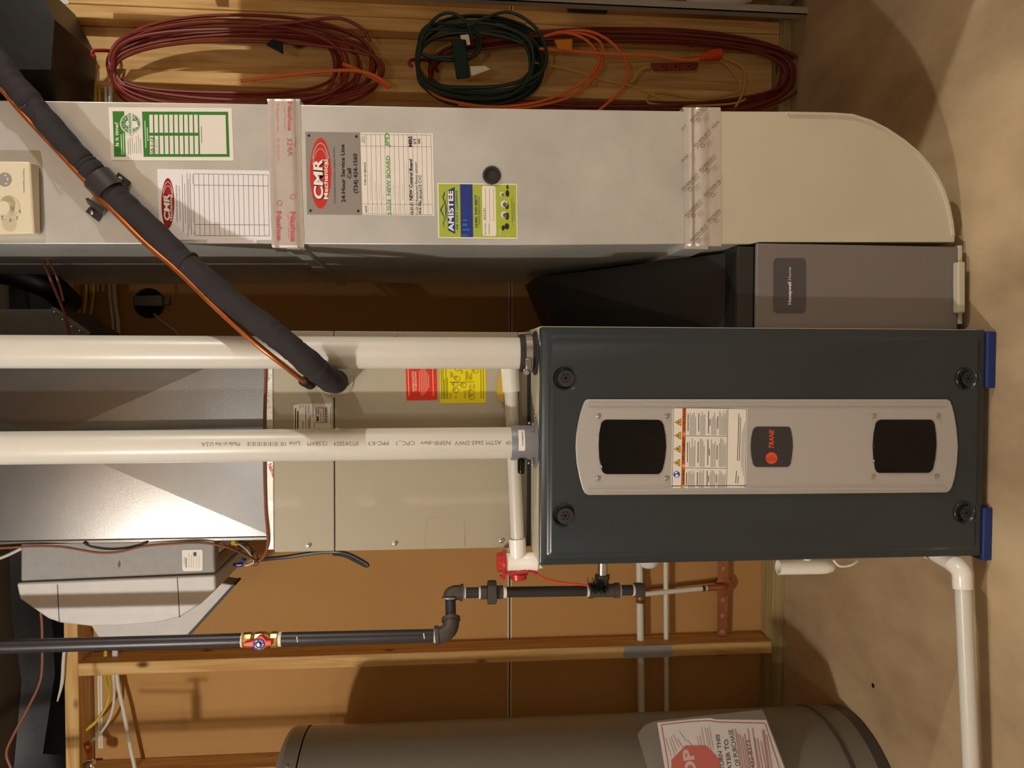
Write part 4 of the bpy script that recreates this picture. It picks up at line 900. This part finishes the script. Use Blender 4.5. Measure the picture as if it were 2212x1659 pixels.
obj('side_label', MB().box(P(465, 1200, YU).x, P(465, 1180, YU).x, YU + 0.03, YU + 0.12, under - 0.003, under + 0.001), 'paper', hum)
obj('damper_lever', MB().tube([P(180, 1172, 1.556), P(200, 1181, 1.556), P(240, 1185.5, 1.556), (P(280, 1182, 1.556)), P(318, 1172, 1.556)], 0.0024, 8, 5), flat((60, 56, 54)), hum)
# wiring beside the humidifier
wr = thing('humidifier_wiring', 'bundle of thin wires with blue wire nuts under the humidifier', 'wiring', P(545, 1210, 1.70))
for i, (q, mt) in enumerate((([(480,1172,1.60),(500,1185,1.64),(525,1178,1.66),(548,1186,1.68),(540,1205,1.69),(532,1210,1.70)], 'wire_brown'), ([(497,1172,1.60),(520,1184,1.66),(545,1178,1.69),(558,1212,1.70),(552,1222,1.70),(534,1218,1.70),(522,1218,1.70)], 'wire_brown'),
          ([(505,1172,1.62),(530,1172,1.64),(545,1196,1.68),(528,1215,1.69)], 'black_plastic'), ([(515,1174,1.62),(535,1190,1.66),(548,1214,1.69),(530,1222,1.70)], 'cable_white'))):
    obj('wire', MB().tube([P(*a) for a in q], 0.0016, 6, 4), mt, wr)
obj('wire_nut', MB().tube([P(522, 1207, 1.70), P(530, 1212, 1.70)], [0.003, 0.0055], 10), 'wire_blue', wr)
obj('wire_nut', MB().tube([P(504, 1220, 1.70), P(518, 1220, 1.70), P(524, 1219, 1.70)], [0.003, 0.0055, 0.005], 10), 'wire_blue', wr)
obj('yellow_nut', MB().tube([P(503, 1171, 1.60), P(513, 1175, 1.61)], [0.006, 0.004], 10), 'cable_yellow', wr)
bcd = MB().tube([P(548, 1213, 1.70), P(570, 1208, 1.66), P(620, 1203, 1.64), (P(680, 1194, 1.63)), P(725, 1192, 1.62), P(752, 1197, 1.62), P(775, 1208, 1.62), P(793, 1219, 1.62), P(790, 1222, 1.62), P(770, 1212, 1.62), P(745, 1200, 1.62), P(720, 1196, 1.63)], 0.0042, 8, 5)
tag(obj('power_cord', bcd, 'black_plastic'), 'black cord bundle hanging under the coil casing edge', 'cord')
tag(obj('control_wire', MB().tube([P(-40, 1185, 1.552), P(0, 1184, 1.552), P(70, 1180, 1.552), P(130, 1181, 1.552), P(175, 1188, 1.548), P(215, 1194, 1.546), P(258, 1192, 1.548), P(310, 1180, 1.552), P(380, 1174, 1.552), P(440, 1173, 1.552), P(490, 1182, 1.56), P(530, 1198, 1.60), P(556, 1212, 1.66)], 0.0024, 8, 5), 'wire_brown'), 'brown wire sagging along the left seam of the plenum', 'wire')

# =================================================================== WATER HEATER
TX, TY, TR = -1.176, 1.880, 0.262
th_ = thing('water_heater', 'tall grey cylindrical water heater tank standing by the stud wall', 'water heater', (TX, TY, 0))
zt3 = 1.455
obj('jacket', MB().lathe((TX, TY, 0.032), (0, 0, 1), [(TR, 0), (TR, zt3 - 0.085)], 72), 'tank_grey', th_, angle=60)
obj('top_cap', MB().lathe((TX, TY, zt3 - 0.05), (0, 0, 1), [(TR + 0.0015, 0), (TR + 0.0015, 0.034), (TR - 0.003, 0.043), (TR - 0.016, 0.05), (0.0, 0.056)], 72, caps=False), 'tank_grey', th_, angle=25)
obj('base_ring', MB().lathe((TX, TY, 0.0), (0, 0, 1), [(TR - 0.004, 0), (TR + 0.001, 0.004), (TR + 0.001, 0.030), (TR - 0.002, 0.032)], 72), 'tank_dark', th_)
obj('bead', MB().lathe((TX, TY, 0.088), (0, 0, 1), [(TR, 0), (TR + 0.003, 0.003), (TR + 0.003, 0.009), (TR, 0.012)], 72, caps=False), 'tank_dark', th_)
for a in (-22, -70): 
    a = math.radians(a); obj('screw', MB().lathe((TX + TR*math.cos(a), TY + TR*math.sin(a), zt3 - 0.03), (math.cos(a), math.sin(a), 0), [(0.004, 0), (0.004, 0.002), (0.002, 0.003)], 10), 'steel', th_)
# riser and valve on top (outside the picture, they throw the shadows on the board)
L0 = Vector(LAMPS[0][0])
def caster(x, y, Yc):
    wpt = P(x, y, YD); return wpt + (L0 - wpt) * ((YD - Yc) / (YD - L0.y))
wp = thing('water_pipe', 'copper water riser with a gate valve on top of the water heater', 'pipe', (caster(400, 1565, 1.86).x, 1.86, zt3 + 0.004))
cxr = caster(400, 1566, 1.86).x
obj('riser', MB().tube([(cxr, 1.86, zt3 + 0.004), (cxr, 1.86, 2.40)], 0.0143, 16), 'copper_dull', wp)
va = caster(425, 1562, 1.86); vb2 = caster(425, 1500, 1.86); vc = caster(425, 1468, 1.86)
obj('valve_body', MB().tube([va, vb2], 0.011, 14), 'brass', wp)
obj('valve_stem', MB().tube([vb2, vc], 0.005, 10), 'brass', wp)
obj('hand_wheel', MB().lathe(vc, (1, 0, 0), [(0.006, -0.004), (0.024, -0.004), (0.024, 0.004), (0.006, 0.004)], 20), 'valve_red', wp)
obj('side_tube', MB().tube([caster(425, 1494, 1.86), caster(300, 1493, 1.86)], 0.004, 8), 'copper_dull', wp)
# plastic sleeve with printed notice
SN = Vector((0.527, -0.85, 0)).normalized(); SO = Vector((TX, TY, 0.5)) + SN * (TR + 0.012)
def PS_(x, y, off=0.0): return PP(x, y, SO + SN*off, SN)
ns = thing('notice_sleeve', 'clear plastic sleeve with red and white stop notice hung on the water heater', 'notice', PS_(1690, 1640))
z = zoomer(1380, 1500, 0.1537)
obj('paper', MB().prism([PS_(*z(258,398)), PS_(*z(700,352)), PS_(*z(1000,333), 0.003), PS_(*z(1080,352)), PS_(*z(1790,360)), PS_(1748, 1800), PS_(1460, 1800)], SN * -0.0006), 'paper_cool', ns, smooth=False)
d = Decal(lambda x, y, off: PS_(x, y, 0.0005 + off)); RR = (186, 52, 46); PK = (190, 120, 122)
for a, b in (((318,428),(700,385)), ((700,385),(990,368)), ((990,368),(1090,388)), ((1090,388),(1775,405)), ((1775,405),(1975,1034)), ((1975,1034),(2320,2000)), ((318,428),(420,1034)), ((420,1034),(560,2000))): d.line(RR, z(*a), z(*b), 2.0)
oc = z(800, 1060); 
d.poly((206, 56, 36), [(oc[0] + 57*math.cos(math.radians(22.5 + 45*k)), oc[1] + 57*math.sin(math.radians(22.5 + 45*k))) for k in range(8)], 2)
d.text((226, 196, 186), 'STOP', (oc[0] + 9, oc[1] + 66), (oc[0] - 7, oc[1] - 46), 22, 0.04, lay=3)
NV2 = (62, 36, 66)
d.text(NV2, 'RETURN THIS', (1568, 1680), z(1130,560), 8.5, 0.02, 0.15); d.text(BLACK, 'HEATER TO', (1584, 1682), z(1252,630), 9, 0.02); d.text(BLACK, 'OF PURCHASE', z(1425,1000), z(1320,490), 10, 0.01); d.text((130, 50, 60), '432-8373', z(1635,1034), z(1560,640), 9, 0.02)
for j, (xa, ya) in enumerate(((380,615),(430,625),(450,590),(480,560),(545,620),(570,520),(680,640))): d.line(PK, z(xa, ya), z(xa + 75 + j*4, ya + 260 - j*24), 1.3)
for j, (xa, ya) in enumerate(((825,590),(860,580),(880,460),(930,465),(960,470),(990,450))): d.line(PK, z(xa, ya), z(xa + 60, ya + 330), 1.2)
for j, (xa, ya) in enumerate(((1350,480),(1385,540),(1420,560),(1455,590),(1480,545),(1525,470),(1590,465),(1620,600),(1660,610),(1710,650),(1730,500),(1750,480),(1790,560))):
    for o2 in (0, 13): d.line(PK, z(xa + o2, ya + o2), z(xa + 110 + o2, 1250), 1.1)
d.build(ns)
obj('sleeve', MB().prism([PS_(*z(-20,560), 0.003), PS_(*z(95,420), 0.003), PS_(*z(255,370), 0.003), PS_(*z(1735,212), 0.003), PS_(*z(1800,350), 0.003), PS_(1752, 1800, 0.003), PS_(1440, 1800, 0.003)], SN * -0.0005), 'sleeve', ns, smooth=False)

# =================================================================== WATER PIPES IN THE WALL
YX = 2.345
def hp(name, lab, x, y0, y1, r, mat, cat='pipe', grp=None, x2=None): return tag(obj(name, MB().tube([P(x, y0, YX), P(x2 or x, y1, YX)], r, 16), mat), lab, cat, grp)
px_ = thing('pex_pipe', 'thicker white plastic water pipe passing through the stud behind the gas pipe', 'pipe', P(1383, 1300, YX))
obj('pipe', MB().tube([P(1381, 1200, YX), P(1388, 1720, YX)], 0.0112, 16), 'pex', px_)
obj('tee', MB().tube([P(1383, 1262, YX), P(1383, 1302, YX)], 0.0125, 16), 'copper_dull', px_)
obj('crimp_ring', MB().tube([P(1383, 1294, YX), P(1383, 1301, YX)], 0.0128, 16), flat((96, 80, 56)), px_)
hp('pex_pipe', 'thinner white plastic water pipe passing through the stud under the thicker one', 1438, 1200, 1720, 0.0078, 'pex', x2=1441)
so = thing('copper_stubout', 'copper strap with punched holes and a capped white riser in the stud bay', 'bracket', P(1565, 1300, YX))
YB = 2.352
st = obj('strap', MB().prism([P(x, y, YB) for x, y in ((1551,1195),(1575,1195),(1569,1418),(1549,1418))], (0, 0.0015, 0)), 'copper_dull', so, smooth=False)
for k, y in enumerate((1228, 1296, 1330, 1364)): obj('strap_hole', MB().lathe(P(1562 - k*0.6, y, YB), (0, -1, 0), [(0.0075, 0), (0.0075, 0.001), (0.0062, 0.0012), (0.006, 0.0004), (0, 0.0004)], 14, caps=False), flat((176, 130, 96)), st)
obj('strap_plate', MB().lathe(P(1563, 1268, YB), (0, -1, 0), [(0.030, 0.0), (0.030, 0.002), (0.028, 0.003)], 8), 'copper_dull', so)
obj('stub', MB().tube([P(1565, 1268, YB), P(1565, 1268, YB - 0.012), P(1556, 1268.5, YX - 0.012), P(1528, 1270, YX - 0.01)], 0.0100, 14, 4), 'copper_dull', so)
obj('riser', MB().tube([P(1540, 1268.5, YX - 0.01), P(1394, 1283, YX - 0.004)], 0.0080, 14), 'pex', so)
obj('crimp_ring', MB().tube([P(1523, 1270.5, YX - 0.01), P(1517, 1271, YX - 0.01)], 0.0088, 14), flat((96, 60, 40)), so)
npz = [P(1346, 1400, YW).z, P(1452, 1400, YW).z]
npl = thing('nail_plate', 'grey steel nail plate on the stud in front of the water pipes', 'nail plate', (xD, YW, npz[1]))
nb = [(xD - 0.0185, npz[0] - 0.004), (xD - 0.006, npz[0]), (xD + 0.006, npz[0] - 0.004), (xD + 0.0185, npz[0]), (xD + 0.0185, npz[1]), (xD + 0.006, npz[1] + 0.004), (xD - 0.006, npz[1]), (xD - 0.0185, npz[1] + 0.004)]
obj('plate', MB().prism([(x, YW - 0.0018, zz) for x, zz in nb], (0, 0.0016, 0)), 'nail_plate', npl)
hp('pipe_stub', 'short dim water pipe in the gap between furnace and return duct', 1419, 655, 715, 0.0070, 'pex', x2=1417)
tag(obj('drain_hose', MB().tube([P(1416, 530, 2.33), P(1420, 575, 2.335), P(1417, 615, 2.335), P(1424, 640, 2.34), P(1420, 655, 2.345)], 0.0055, 10, 4), 'pex'), 'thin bent tube behind the return duct side', 'tube')

# =================================================================== DRAIN AND STUBS ON THE FURNACE SIDE
dp = thing('condensate_drain', 'white PVC condensate pipe leaving the furnace bottom along the floor', 'pipe', PZ(2085, 1300, 0))
def PF(x, y, Zc): return PZ(x, y, Zc)
e0 = P(2035, 1214, 1.47); eb = PF(2079, 1262, 0.066)
d0 = PF(2079.5, 1255, 0.066); d1 = PF(2098, 1659, 0.054); d2 = d1 + (d1 - d0)*0.5
obj('pipe', MB().tube([d0, d2], 0.0150, 20), 'pvc', dp)
cor = PF(2078, 1227, 0.068); st_ = Vector((fx0 - 0.004, cor.y + 0.085, cor.z + 0.008))
pts = [st_ + (cor - st_)*t for t in (0, 0.4)]; 
p0 = st_ + (cor - st_)*0.55; p1 = cor + (eb - cor)*0.5
for k in range(9): t = k/8; pts.append(p0*(1-t)**2 + cor*2*t*(1-t) + p1*t*t)
obj('elbow', MB().tube(pts + [eb, PF(2080, 1272, 0.066)], 0.0180, 18), 'pvc_white', dp, angle=60)
obj('stub', MB().tube([st_ + Vector((0.0015, 0.0, 0)), st_ + Vector((-0.012, 0.01, 0.004))], 0.013, 14), 'pvc_white', dp)
obj('band', MB().tube([st_ + (cor-st_)*0.05, st_ + (cor-st_)*0.18], 0.0185, 18), flat((120, 110, 100)), dp)
vt = thing('vent_stub', 'open ended white PVC trap tube on the furnace side above the floor', 'pipe', P(1800, 1228, 1.50))
a = P(1681, 1226, 1.50); b = P(1806, 1224, 1.50)
obj('tube', MB().lathe(a, b - a, [(0.0125, 0.03), (0.0125, 0.0), (0.0148, 0.0), (0.0148, 0.088), (0.0142, 0.100), (0.011, 0.114), (0.005, 0.120)], 20, caps=False), 'pvc_white', vt)
obj('arm', MB().tube([Vector((fx0 - 0.0015, 1.505, (a.z+b.z)/2)), Vector((a.x, 1.505, (a.z+b.z)/2))], 0.010, 14), 'pvc_white', vt)
obj('hose_loop', MB().tube([P(1800, 1210, 1.48), P(1812, 1222, 1.475), P(1828, 1223, 1.475), P(1842, 1219, 1.475), P(1852, 1212, 1.48)], 0.0024, 8, 5), 'pvc_white', vt)
cc2 = thing('inspection_cap', 'translucent white plastic cap on the furnace side behind the gas tee', 'cap', Vector((fx0 - 0.01, 1.47, P(1400, 1230, 1.47).z)))
co = Vector((fx0 - 0.0025, 1.47, P(1400, 1230, 1.47).z))
obj('dome', MB().lathe(co, (-1, -0.12, 0), [(0.021, 0), (0.021, 0.006), (0.0200, 0.014), (0.016, 0.021), (0.008, 0.025), (0.0, 0.026)], 28, caps=False), 'clear_cap', cc2)
obj('inner_tube', MB().tube([co + Vector((-0.001, 0, -0.004)), co + Vector((-0.015, 0, -0.004))], 0.008, 14), 'pvc_white', cc2)

# =================================================================== CABLES ON THE WALL
CAB = [('yellow', [(206,150,2.345),(205,300,2.345),(187,617,2.345),(180,720,2.345),(195,950,2.345),(222,1300,2.345),(231,1440,2.345),(238,1478,2.33),(232,1520,2.32),(208,1558,2.31),(187,1577,2.305)], 'cable_yellow', 'yellow electrical cable bending up to the plate left of the stud'),
       ('yellow', [(214,150,2.345),(215,300,2.345),(203,617,2.345),(193,720,2.345),(205,950,2.345),(228,1300,2.345),(226,1440,2.345),(232,1480,2.335),(236,1510,2.33),(212,1552,2.315),(191,1572,2.305)], 'cable_yellow', 'second yellow electrical cable lying close beneath the first one'),
       ('white', [(228,150,2.345),(230,300,2.345),(236,614,2.345),(245,720,2.345),(246,950,2.345),(246,1300,2.345),(245,1450,2.345),(247,1500,2.33),(240,1545,2.32),(220,1580,2.31),(196,1602,2.305)], 'cable_white', 'white electrical cable curving up to a clamp under the plate'),
       ('white', [(238,150,2.345),(240,300,2.345),(246,614,2.345),(256,720,2.345),(256,950,2.345),(252,1300,2.345),(252,1450,2.345),(268,1540,2.335),(283,1620,2.33),(290,1652,2.33),(296,1690,2.33)], 'cable_white', 'thick white electrical cable slanting down into the next stud')]
for i, (n, q, mt, lb) in enumerate(CAB):
    tag(obj(n + '_cable', MB().tube([P(*a) for a in q], 0.0058 if i == 3 else 0.0038, 8, 5), mt), lb, 'cable', 'cables along the top of the stud wall')
tag(obj('copper_wire', MB().tube([P(88, 1320, 1.85), P(91, 1360, 1.85), P(91, 1440, 1.85), P(84, 1480, 1.85), P(60, 1530, 1.85), P(28, 1590, 1.85), P(14, 1625, 1.85), P(22, 1655, 1.85), P(45, 1700, 1.85)], 0.0030, 8, 5), 'wire_brown'), 'orange copper tube hanging from the humidifier in front of the black sheeting', 'tube')
tag(obj('loose_cable', MB().tube([P(140, 1395, 2.29), P(137, 1430, 2.29), P(134, 1475, 2.29), P(124, 1515, 2.29)], [0.005, 0.005, 0.005, 0.002], 8, 4), 'cable_white'), 'loose white cable end hanging beside the top plate', 'cable')
tag(obj('thin_cable', MB().tube([P(-30, 1215, 2.0), P(10, 1202, 2.0), P(48, 1184, 2.0)], 0.004, 8, 3), 'cable_white'), 'white cable disappearing behind the humidifier housing', 'cable')
tag(obj('red_wire', MB().tube([P(92, 532, 1.70), P(77, 540, 1.70), P(95, 570, 1.72), P(118, 625, 1.74), P(140, 680, 1.76), P(152, 730, 1.78)], 0.0030, 8, 5), 'wire_brown'), 'reddish brown wire drooping from the return duct side', 'wire', 'wires between return duct and plenum')
tag(obj('red_wire', MB().tube([P(92, 534, 1.71), P(86, 543, 1.71), P(112, 575, 1.72), P(128, 615, 1.74), P(137, 650, 1.75)], 0.0026, 8, 5), 'wire_brown'), 'shorter reddish brown wire looped beside the long one', 'wire', 'wires between return duct and plenum')
tag(obj('fitting', MB().lathe(P(196, 1652, 2.24), (0, 0, -1), [(0.006, -0.02), (0.012, -0.012), (0.016, 0), (0.014, 0.008), (0.006, 0.012)], 20), 'chrome'), 'shiny chrome fitting below the copper clamp under the plate', 'fitting')
tag(obj('cable_clamp', MB().tube([P(187, 1603, 2.29), P(190, 1612, 2.285), P(193, 1622, 2.28), P(194, 1640, 2.25)], [0.008, 0.011, 0.009, 0.006], 10, 3), 'copper'), 'small copper clamp holding cables under the top plate', 'clamp')
jb = thing('wall_box', 'grey electrical box in a round dark hole in the back wall board', 'electrical box', P(320, 655, YD))
obj('hole', MB().lathe(P(322, 655, YD - 0.0008), (0, -1, 0), [(0.045, 0), (0.045, 0.0006)], 28), flat((14, 11, 9)), jb)
obj('box', pxbox(288, 350, 638, 661, YD - 0.03, YD - 0.001), 'galv_dark', jb, bevel=0.003)
obj('ear', pxbox(350, 366, 642, 658, YD - 0.012, YD - 0.001), 'galv_dark', jb, bevel=0.002)
obj('lead', MB().tube([P(333, 678, YD - 0.004), P(350, 694, YD - 0.006), P(372, 710, YD - 0.006), P(386, 725, YD - 0.006)], 0.0028, 8, 4), 'cable_white', jb)

# =================================================================== CORDS HANGING ON THE STUDS
def hook(x, y, lab):
    h = thing('cord_hook', lab, 'hook', P(x + 40, y + 30, 2.28), 'red hooks holding the cords')
    obj('arm', MB().tube([P(x+62, y+22, 2.345), P(x+50, y+6, 2.31), P(x+38, y-2, 2.27), P(x+12, y-3, 2.235), P(x+2, y-1, 2.225), P(x, y+7, 2.225), P(x+4, y+10, 2.225)], 0.0050, 10, 5), 'hook_red', h)
    obj('tip', MB().lathe(P(x+4, y+10, 2.225), (0, -1, 0), [(0.0052, -0.002), (0.0055, 0.001), (0.003, 0.004)], 10), 'hook_red', h)
hook(198, 112, 'red vinyl coated hook holding the red cord under the plate')
hook(884, 132, 'red vinyl coated hook holding the dark green cord')
def coil(xl, xr, cy, ay, n, Y0, Y1, jx, jy, seed, sag=0.0, step=26):
    rnd = random.Random(seed); pts = []
    for i in range(n):
        l = xl + rnd.uniform(-0.15, 0.15)*jx; r_ = xr + rnd.uniform(-1, 1)*jx; a = ay + rnd.uniform(-1, 1)*jy; c = cy + rnd.uniform(-0.5, 0.5)*jy; Yl = rnd.uniform(Y0, Y1); ph = rnd.uniform(0, 6)
        for k in range(step):
            t = 2*math.pi*k/step; ct = math.cos(t); st = math.sin(t)
            px = (l + r_)/2 - (r_ - l)/2 * math.copysign(abs(ct)**0.85, ct); py = c - a * math.copysign(abs(st)**0.75, st) + sag*math.sin(2*t) + 3*math.sin(3*t + ph)
            pts.append(P(px, py, Yl + 0.006*math.sin(2*t + ph)))
    return pts
c1 = thing('extension_cord', 'long red extension cord coiled on the hook beside the top of the return duct', 'extension cord', P(840, 170, 2.25))
obj('cord', MB().tube(coil(240, 775, 146, 82, 13, 2.215, 2.28, 55, 24, 3), 0.0047, 6, 2), 'cord_red', c1)
obj('plug', MB().hexa([P(x, y, 2.20) for x, y in ((574,97),(588,84),(610,90),(613,118),(588,122))][:4], [P(x, y, 2.235) for x, y in ((574,97),(588,84),(610,90),(613,118))]), flat((26, 24, 34)), c1, bevel=0.004)
obj('loose_end', MB().tube([P(520, 175, 2.21), P(640, 160, 2.205), P(745, 152, 2.20), P(800, 160, 2.20), P(838, 183, 2.205), P(836, 188, 2.21), P(812, 172, 2.22), P(770, 150, 2.22), P(740, 138, 2.22)], 0.0050, 8, 5), 'cord_orange', c1)
obj('stray_loop', MB().tube([P(560, 55, 2.22), P(640, 48, 2.22), P(715, 39, 2.22), P(750, 44, 2.22), P(785, 65, 2.23), P(800, 90, 2.24)], 0.0050, 8, 5), 'cord_red', c1)
c2 = thing('extension_cord', 'dark green extension cord wound in a thick bundle on its hook', 'extension cord', P(1100, 140, 2.25))
g1 = coil(902, 1160, 130, 80, 12, 2.19, 2.27, 16, 16, 5, 0, 26) + coil(905, 1040, 90, 40, 2, 2.19, 2.22, 10, 10, 9)
obj('cord', MB().tube(g1, 0.0048, 6, 2), 'cord_green', c2)
obj('upper_loops', MB().tube([P(905,130,2.19), P(912,80,2.185), P(940,40,2.18), P(970,28,2.18), P(1000,40,2.18), P(1014,60,2.185), P(1020,90,2.19)], 0.0048, 8, 5), 'cord_green', c2)
obj('lower_loop', MB().tube([P(1012,56,2.18), P(1040,42,2.18), P(1090,26,2.18), P(1130,38,2.18), P(1165,70,2.18), P(1180,110,2.185), P(1174,150,2.19), P(1130,180,2.195)], 0.0048, 8, 5), 'cord_green', c2)
obj('socket_block', MB().hexa([P(x, y, 2.16) for x, y in ((974,84),(1005,82),(1016,168),(986,172))], [P(x, y, 2.20) for x, y in ((974,84),(1005,82),(1016,168),(986,172))]), flat((26, 50, 46)), c2, bevel=0.005)
obj('white_tag', MB().prism([P(x, y, 2.155) for x, y in ((994,76),(1012,74),(1016,96),(1009,97),(1006,85),(996,84))], (0, 0.003, 0)), 'paper', c2)
obj('white_plug', MB().hexa([P(x, y, 2.155) for x, y in ((1015,143),(1048,142),(1060,150),(1018,165))], [P(x, y, 2.18) for x, y in ((1015,143),(1048,142),(1060,150),(1018,165))]), 'paper', c2, bevel=0.003)
c3 = thing('extension_cord', 'very long dark red extension cord hanging in loops down to the floor', 'extension cord', P(1725, 150, 2.28))
obj('cord', MB().tube(coil(930, 1710, 160, 84, 10, 2.24, 2.29, 26, 14, 11, 0, 30), 0.0044, 6, 2), 'cord_darkred', c3)
c4 = thing('extension_cord', 'bright orange extension cord with female connector and loose loops', 'extension cord', P(1360, 150, 2.22))
obj('cord', MB().tube([P(1170,80,2.22), P(1215,70,2.215), P(1262,84,2.21), P(1290,115,2.21), P(1292,140,2.21), P(1255,180,2.21), P(1190,212,2.21), P(1130,226,2.215), P(1050,230,2.22), P(960,214,2.225), P(925,190,2.23), P(915,150,2.235)], 0.0042, 8, 5), 'cord_orange', c4)
obj('cord', MB().tube([P(1175,78,2.225), P(1235,70,2.22), P(1285,82,2.215), P(1302,108,2.215), P(1288,160,2.215), P(1240,205,2.215), P(1160,228,2.22), P(1080,234,2.225), P(990,226,2.23)], 0.0042, 8, 5), 'cord_orange', c4)
obj('cord', MB().tube([P(1200,70,2.22), P(1262,66,2.215), P(1310,84,2.21), P(1345,120,2.205), P(1356,155,2.205), P(1345,190,2.205), P(1318,218,2.21), P(1285,246,2.22)], 0.0044, 8, 5), 'cord_orange', c4)
obj('cord', MB().tube([P(1165,105,2.20), P(1230,110,2.20), P(1330,118,2.20), P(1400,119,2.20), P(1450,127,2.20), P(1490,130,2.20), P(1518,126,2.20)], 0.0044, 8, 5), 'cord_orange', c4)
obj('connector', MB().tube([P(1510,126,2.20), P(1524,123,2.20), P(1540,119,2.20), P(1557,117,2.20)], [0.006, 0.012, 0.0165, 0.016], 12), flat((206, 64, 26)), c4)
obj('plug', MB().hexa([P(x, y, 2.185) for x, y in ((1196,86),(1237,84),(1236,110),(1206,107))], [P(x, y, 2.215) for x, y in ((1196,86),(1237,84),(1236,110),(1206,107))]), flat((214, 132, 44)), c4, bevel=0.004)
tt = thing('triple_tap', 'red three outlet cord block hanging behind the orange cord', 'outlet block', P(1505, 145, 2.25))
obj('block', MB().hexa([P(x, y, 2.235) for x, y in ((1404,136),(1508,134),(1504,152),(1412,154))], [P(x, y, 2.262) for x, y in ((1404,136),(1508,134),(1504,152),(1412,154))]), 'cord_red', tt, bevel=0.004)
d = Decal(flatS(2.235))
for x in (1431, 1460, 1488):
    d.ellipse((20, 14, 12), x, 143, 2.2, 2.2, n=10); d.rect((20,14,12), x+6, 138, x+10, 140); d.rect((20,14,12), x+6, 147, x+10, 149)
d.build(tt, 'outlet')
obj('lead', MB().tube([P(1404,144,2.25), P(1385,150,2.25), P(1370,170,2.25), P(1362,180,2.25)], 0.0045, 8, 4), 'cord_yellow', tt)
c5 = thing('extension_cord', 'thin tan yellow cord looped low behind the orange cord', 'extension cord', P(1640, 190, 2.27))
obj('cord', MB().tube([P(1300,132,2.275), P(1420,128,2.272), P(1530,118,2.27), P(1595,140,2.268), P(1618,180,2.266), P(1608,215,2.266), P(1560,226,2.268), P(1470,228,2.27), P(1400,222,2.272), P(1420,200,2.27), P(1510,212,2.268), P(1580,203,2.264), P(1600,190,2.262), P(1590,165,2.262), P(1555,130,2.262), P(1500,118,2.265), P(1560,124,2.266), P(1606,150,2.262), P(1604,200,2.26), P(1580,244,2.262), P(1560,262,2.265)], 0.0036, 8, 5), 'cord_yellow', c5)
obj('cord', MB().tube([P(1150,134,2.25), P(1230,150,2.25), P(1300,172,2.25), P(1370,188,2.25), P(1430,215,2.255)], 0.0034, 8, 5), 'cord_yellow', c5)

# =================================================================== GREY SHELVING AT THE RIGHT
YSH = 2.20
sh = thing('metal_shelf', 'light grey metal shelving unit standing beside the hanging cords', 'shelf', (P(1712, 20, YSH).x, YSH, 0))
sx0 = P(1712, 30, YSH).x
obj('post', MB().box(sx0, sx0 + 0.022, YSH, YSH + 0.003, 0, 2.0).box(sx0, sx0 + 0.003, YSH, YSH + 0.03, 0, 2.0), 'shelf_grey', sh)
obj('post', MB().box(sx0 + 0.80, sx0 + 0.83, YSH, YSH + 0.003, 0, 2.0).box(sx0 + 0.827, sx0 + 0.83, YSH, YSH + 0.03, 0, 2.0), 'shelf_grey', sh)
for zz in (0.03, 0.55, 1.1, 1.7): obj('shelf_board', MB().box(sx0 + 0.05, sx0 + 0.826, YSH + 0.004, YSH + 0.09, zz, zz + 0.03), 'shelf_grey', sh)
m = MB(); rings = []
for j in range(9):
    zz = 0.061 + 0.40*j/8; r = []
    for k in range(18):
        a = 2*math.pi*k/18; f = 1 + 0.10*math.sin(3*a + j) + 0.08*math.sin(5*a - j*1.7); w2 = math.sin(math.pi*(0.12 + 0.80*j/8))**0.5
        r.append((sx0 + 0.20 + 0.17*f*w2*math.cos(a), YSH + 0.045 + 0.033*f*w2*math.sin(a), zz))
    rings.append(r)
tag(obj('plastic_bag', m.loft(rings), 'bag_white', angle=80), 'crumpled white plastic bag on the lowest shelf of the grey unit', 'bag')
tag(obj('dark_box', MB().box(sx0 + 0.012, sx0 + 0.20, YSH + 0.01, YSH + 0.085, 0.581, 0.70), 'box_dark', bevel=0.003), 'small dark box on the second shelf of the grey unit', 'box')
tag(obj('paper_card', MB().prism([P(x, y, YW - 0.0012) for x, y in ((78,-8),(148,-8),(148,9),(104,8),(78,5))], (0, 0.001, 0)), 'paper', smooth=False), 'white card pinned on the stud above the hanging cords', 'card')
# storage cabinet right of the shelving: outside the picture, it throws the straight shadow edge on the floor
sc_ = thing('storage_cabinet', 'tall beige storage cabinet on the floor in front of the grey shelving', 'cabinet', (1.35, 1.55, 0))
obj('carcass', MB().box(1.05, 1.65, 1.275, 1.86, 0.0, 1.76), 'cream_paint', sc_, bevel=0.004)
for xx in (1.055, 1.352):
    dd = obj('door', MB().box(xx, xx + 0.293, 1.257, 1.274, 0.06, 1.75), 'cream_paint', sc_, bevel=0.003)
    hx = xx + (0.262 if xx < 1.2 else 0.03)
    obj('handle', MB().tube([(hx, 1.256, 0.72), (hx, 1.235, 0.73), (hx, 1.235, 0.85), (hx, 1.256, 0.86)], 0.005, 8), 'steel', dd)
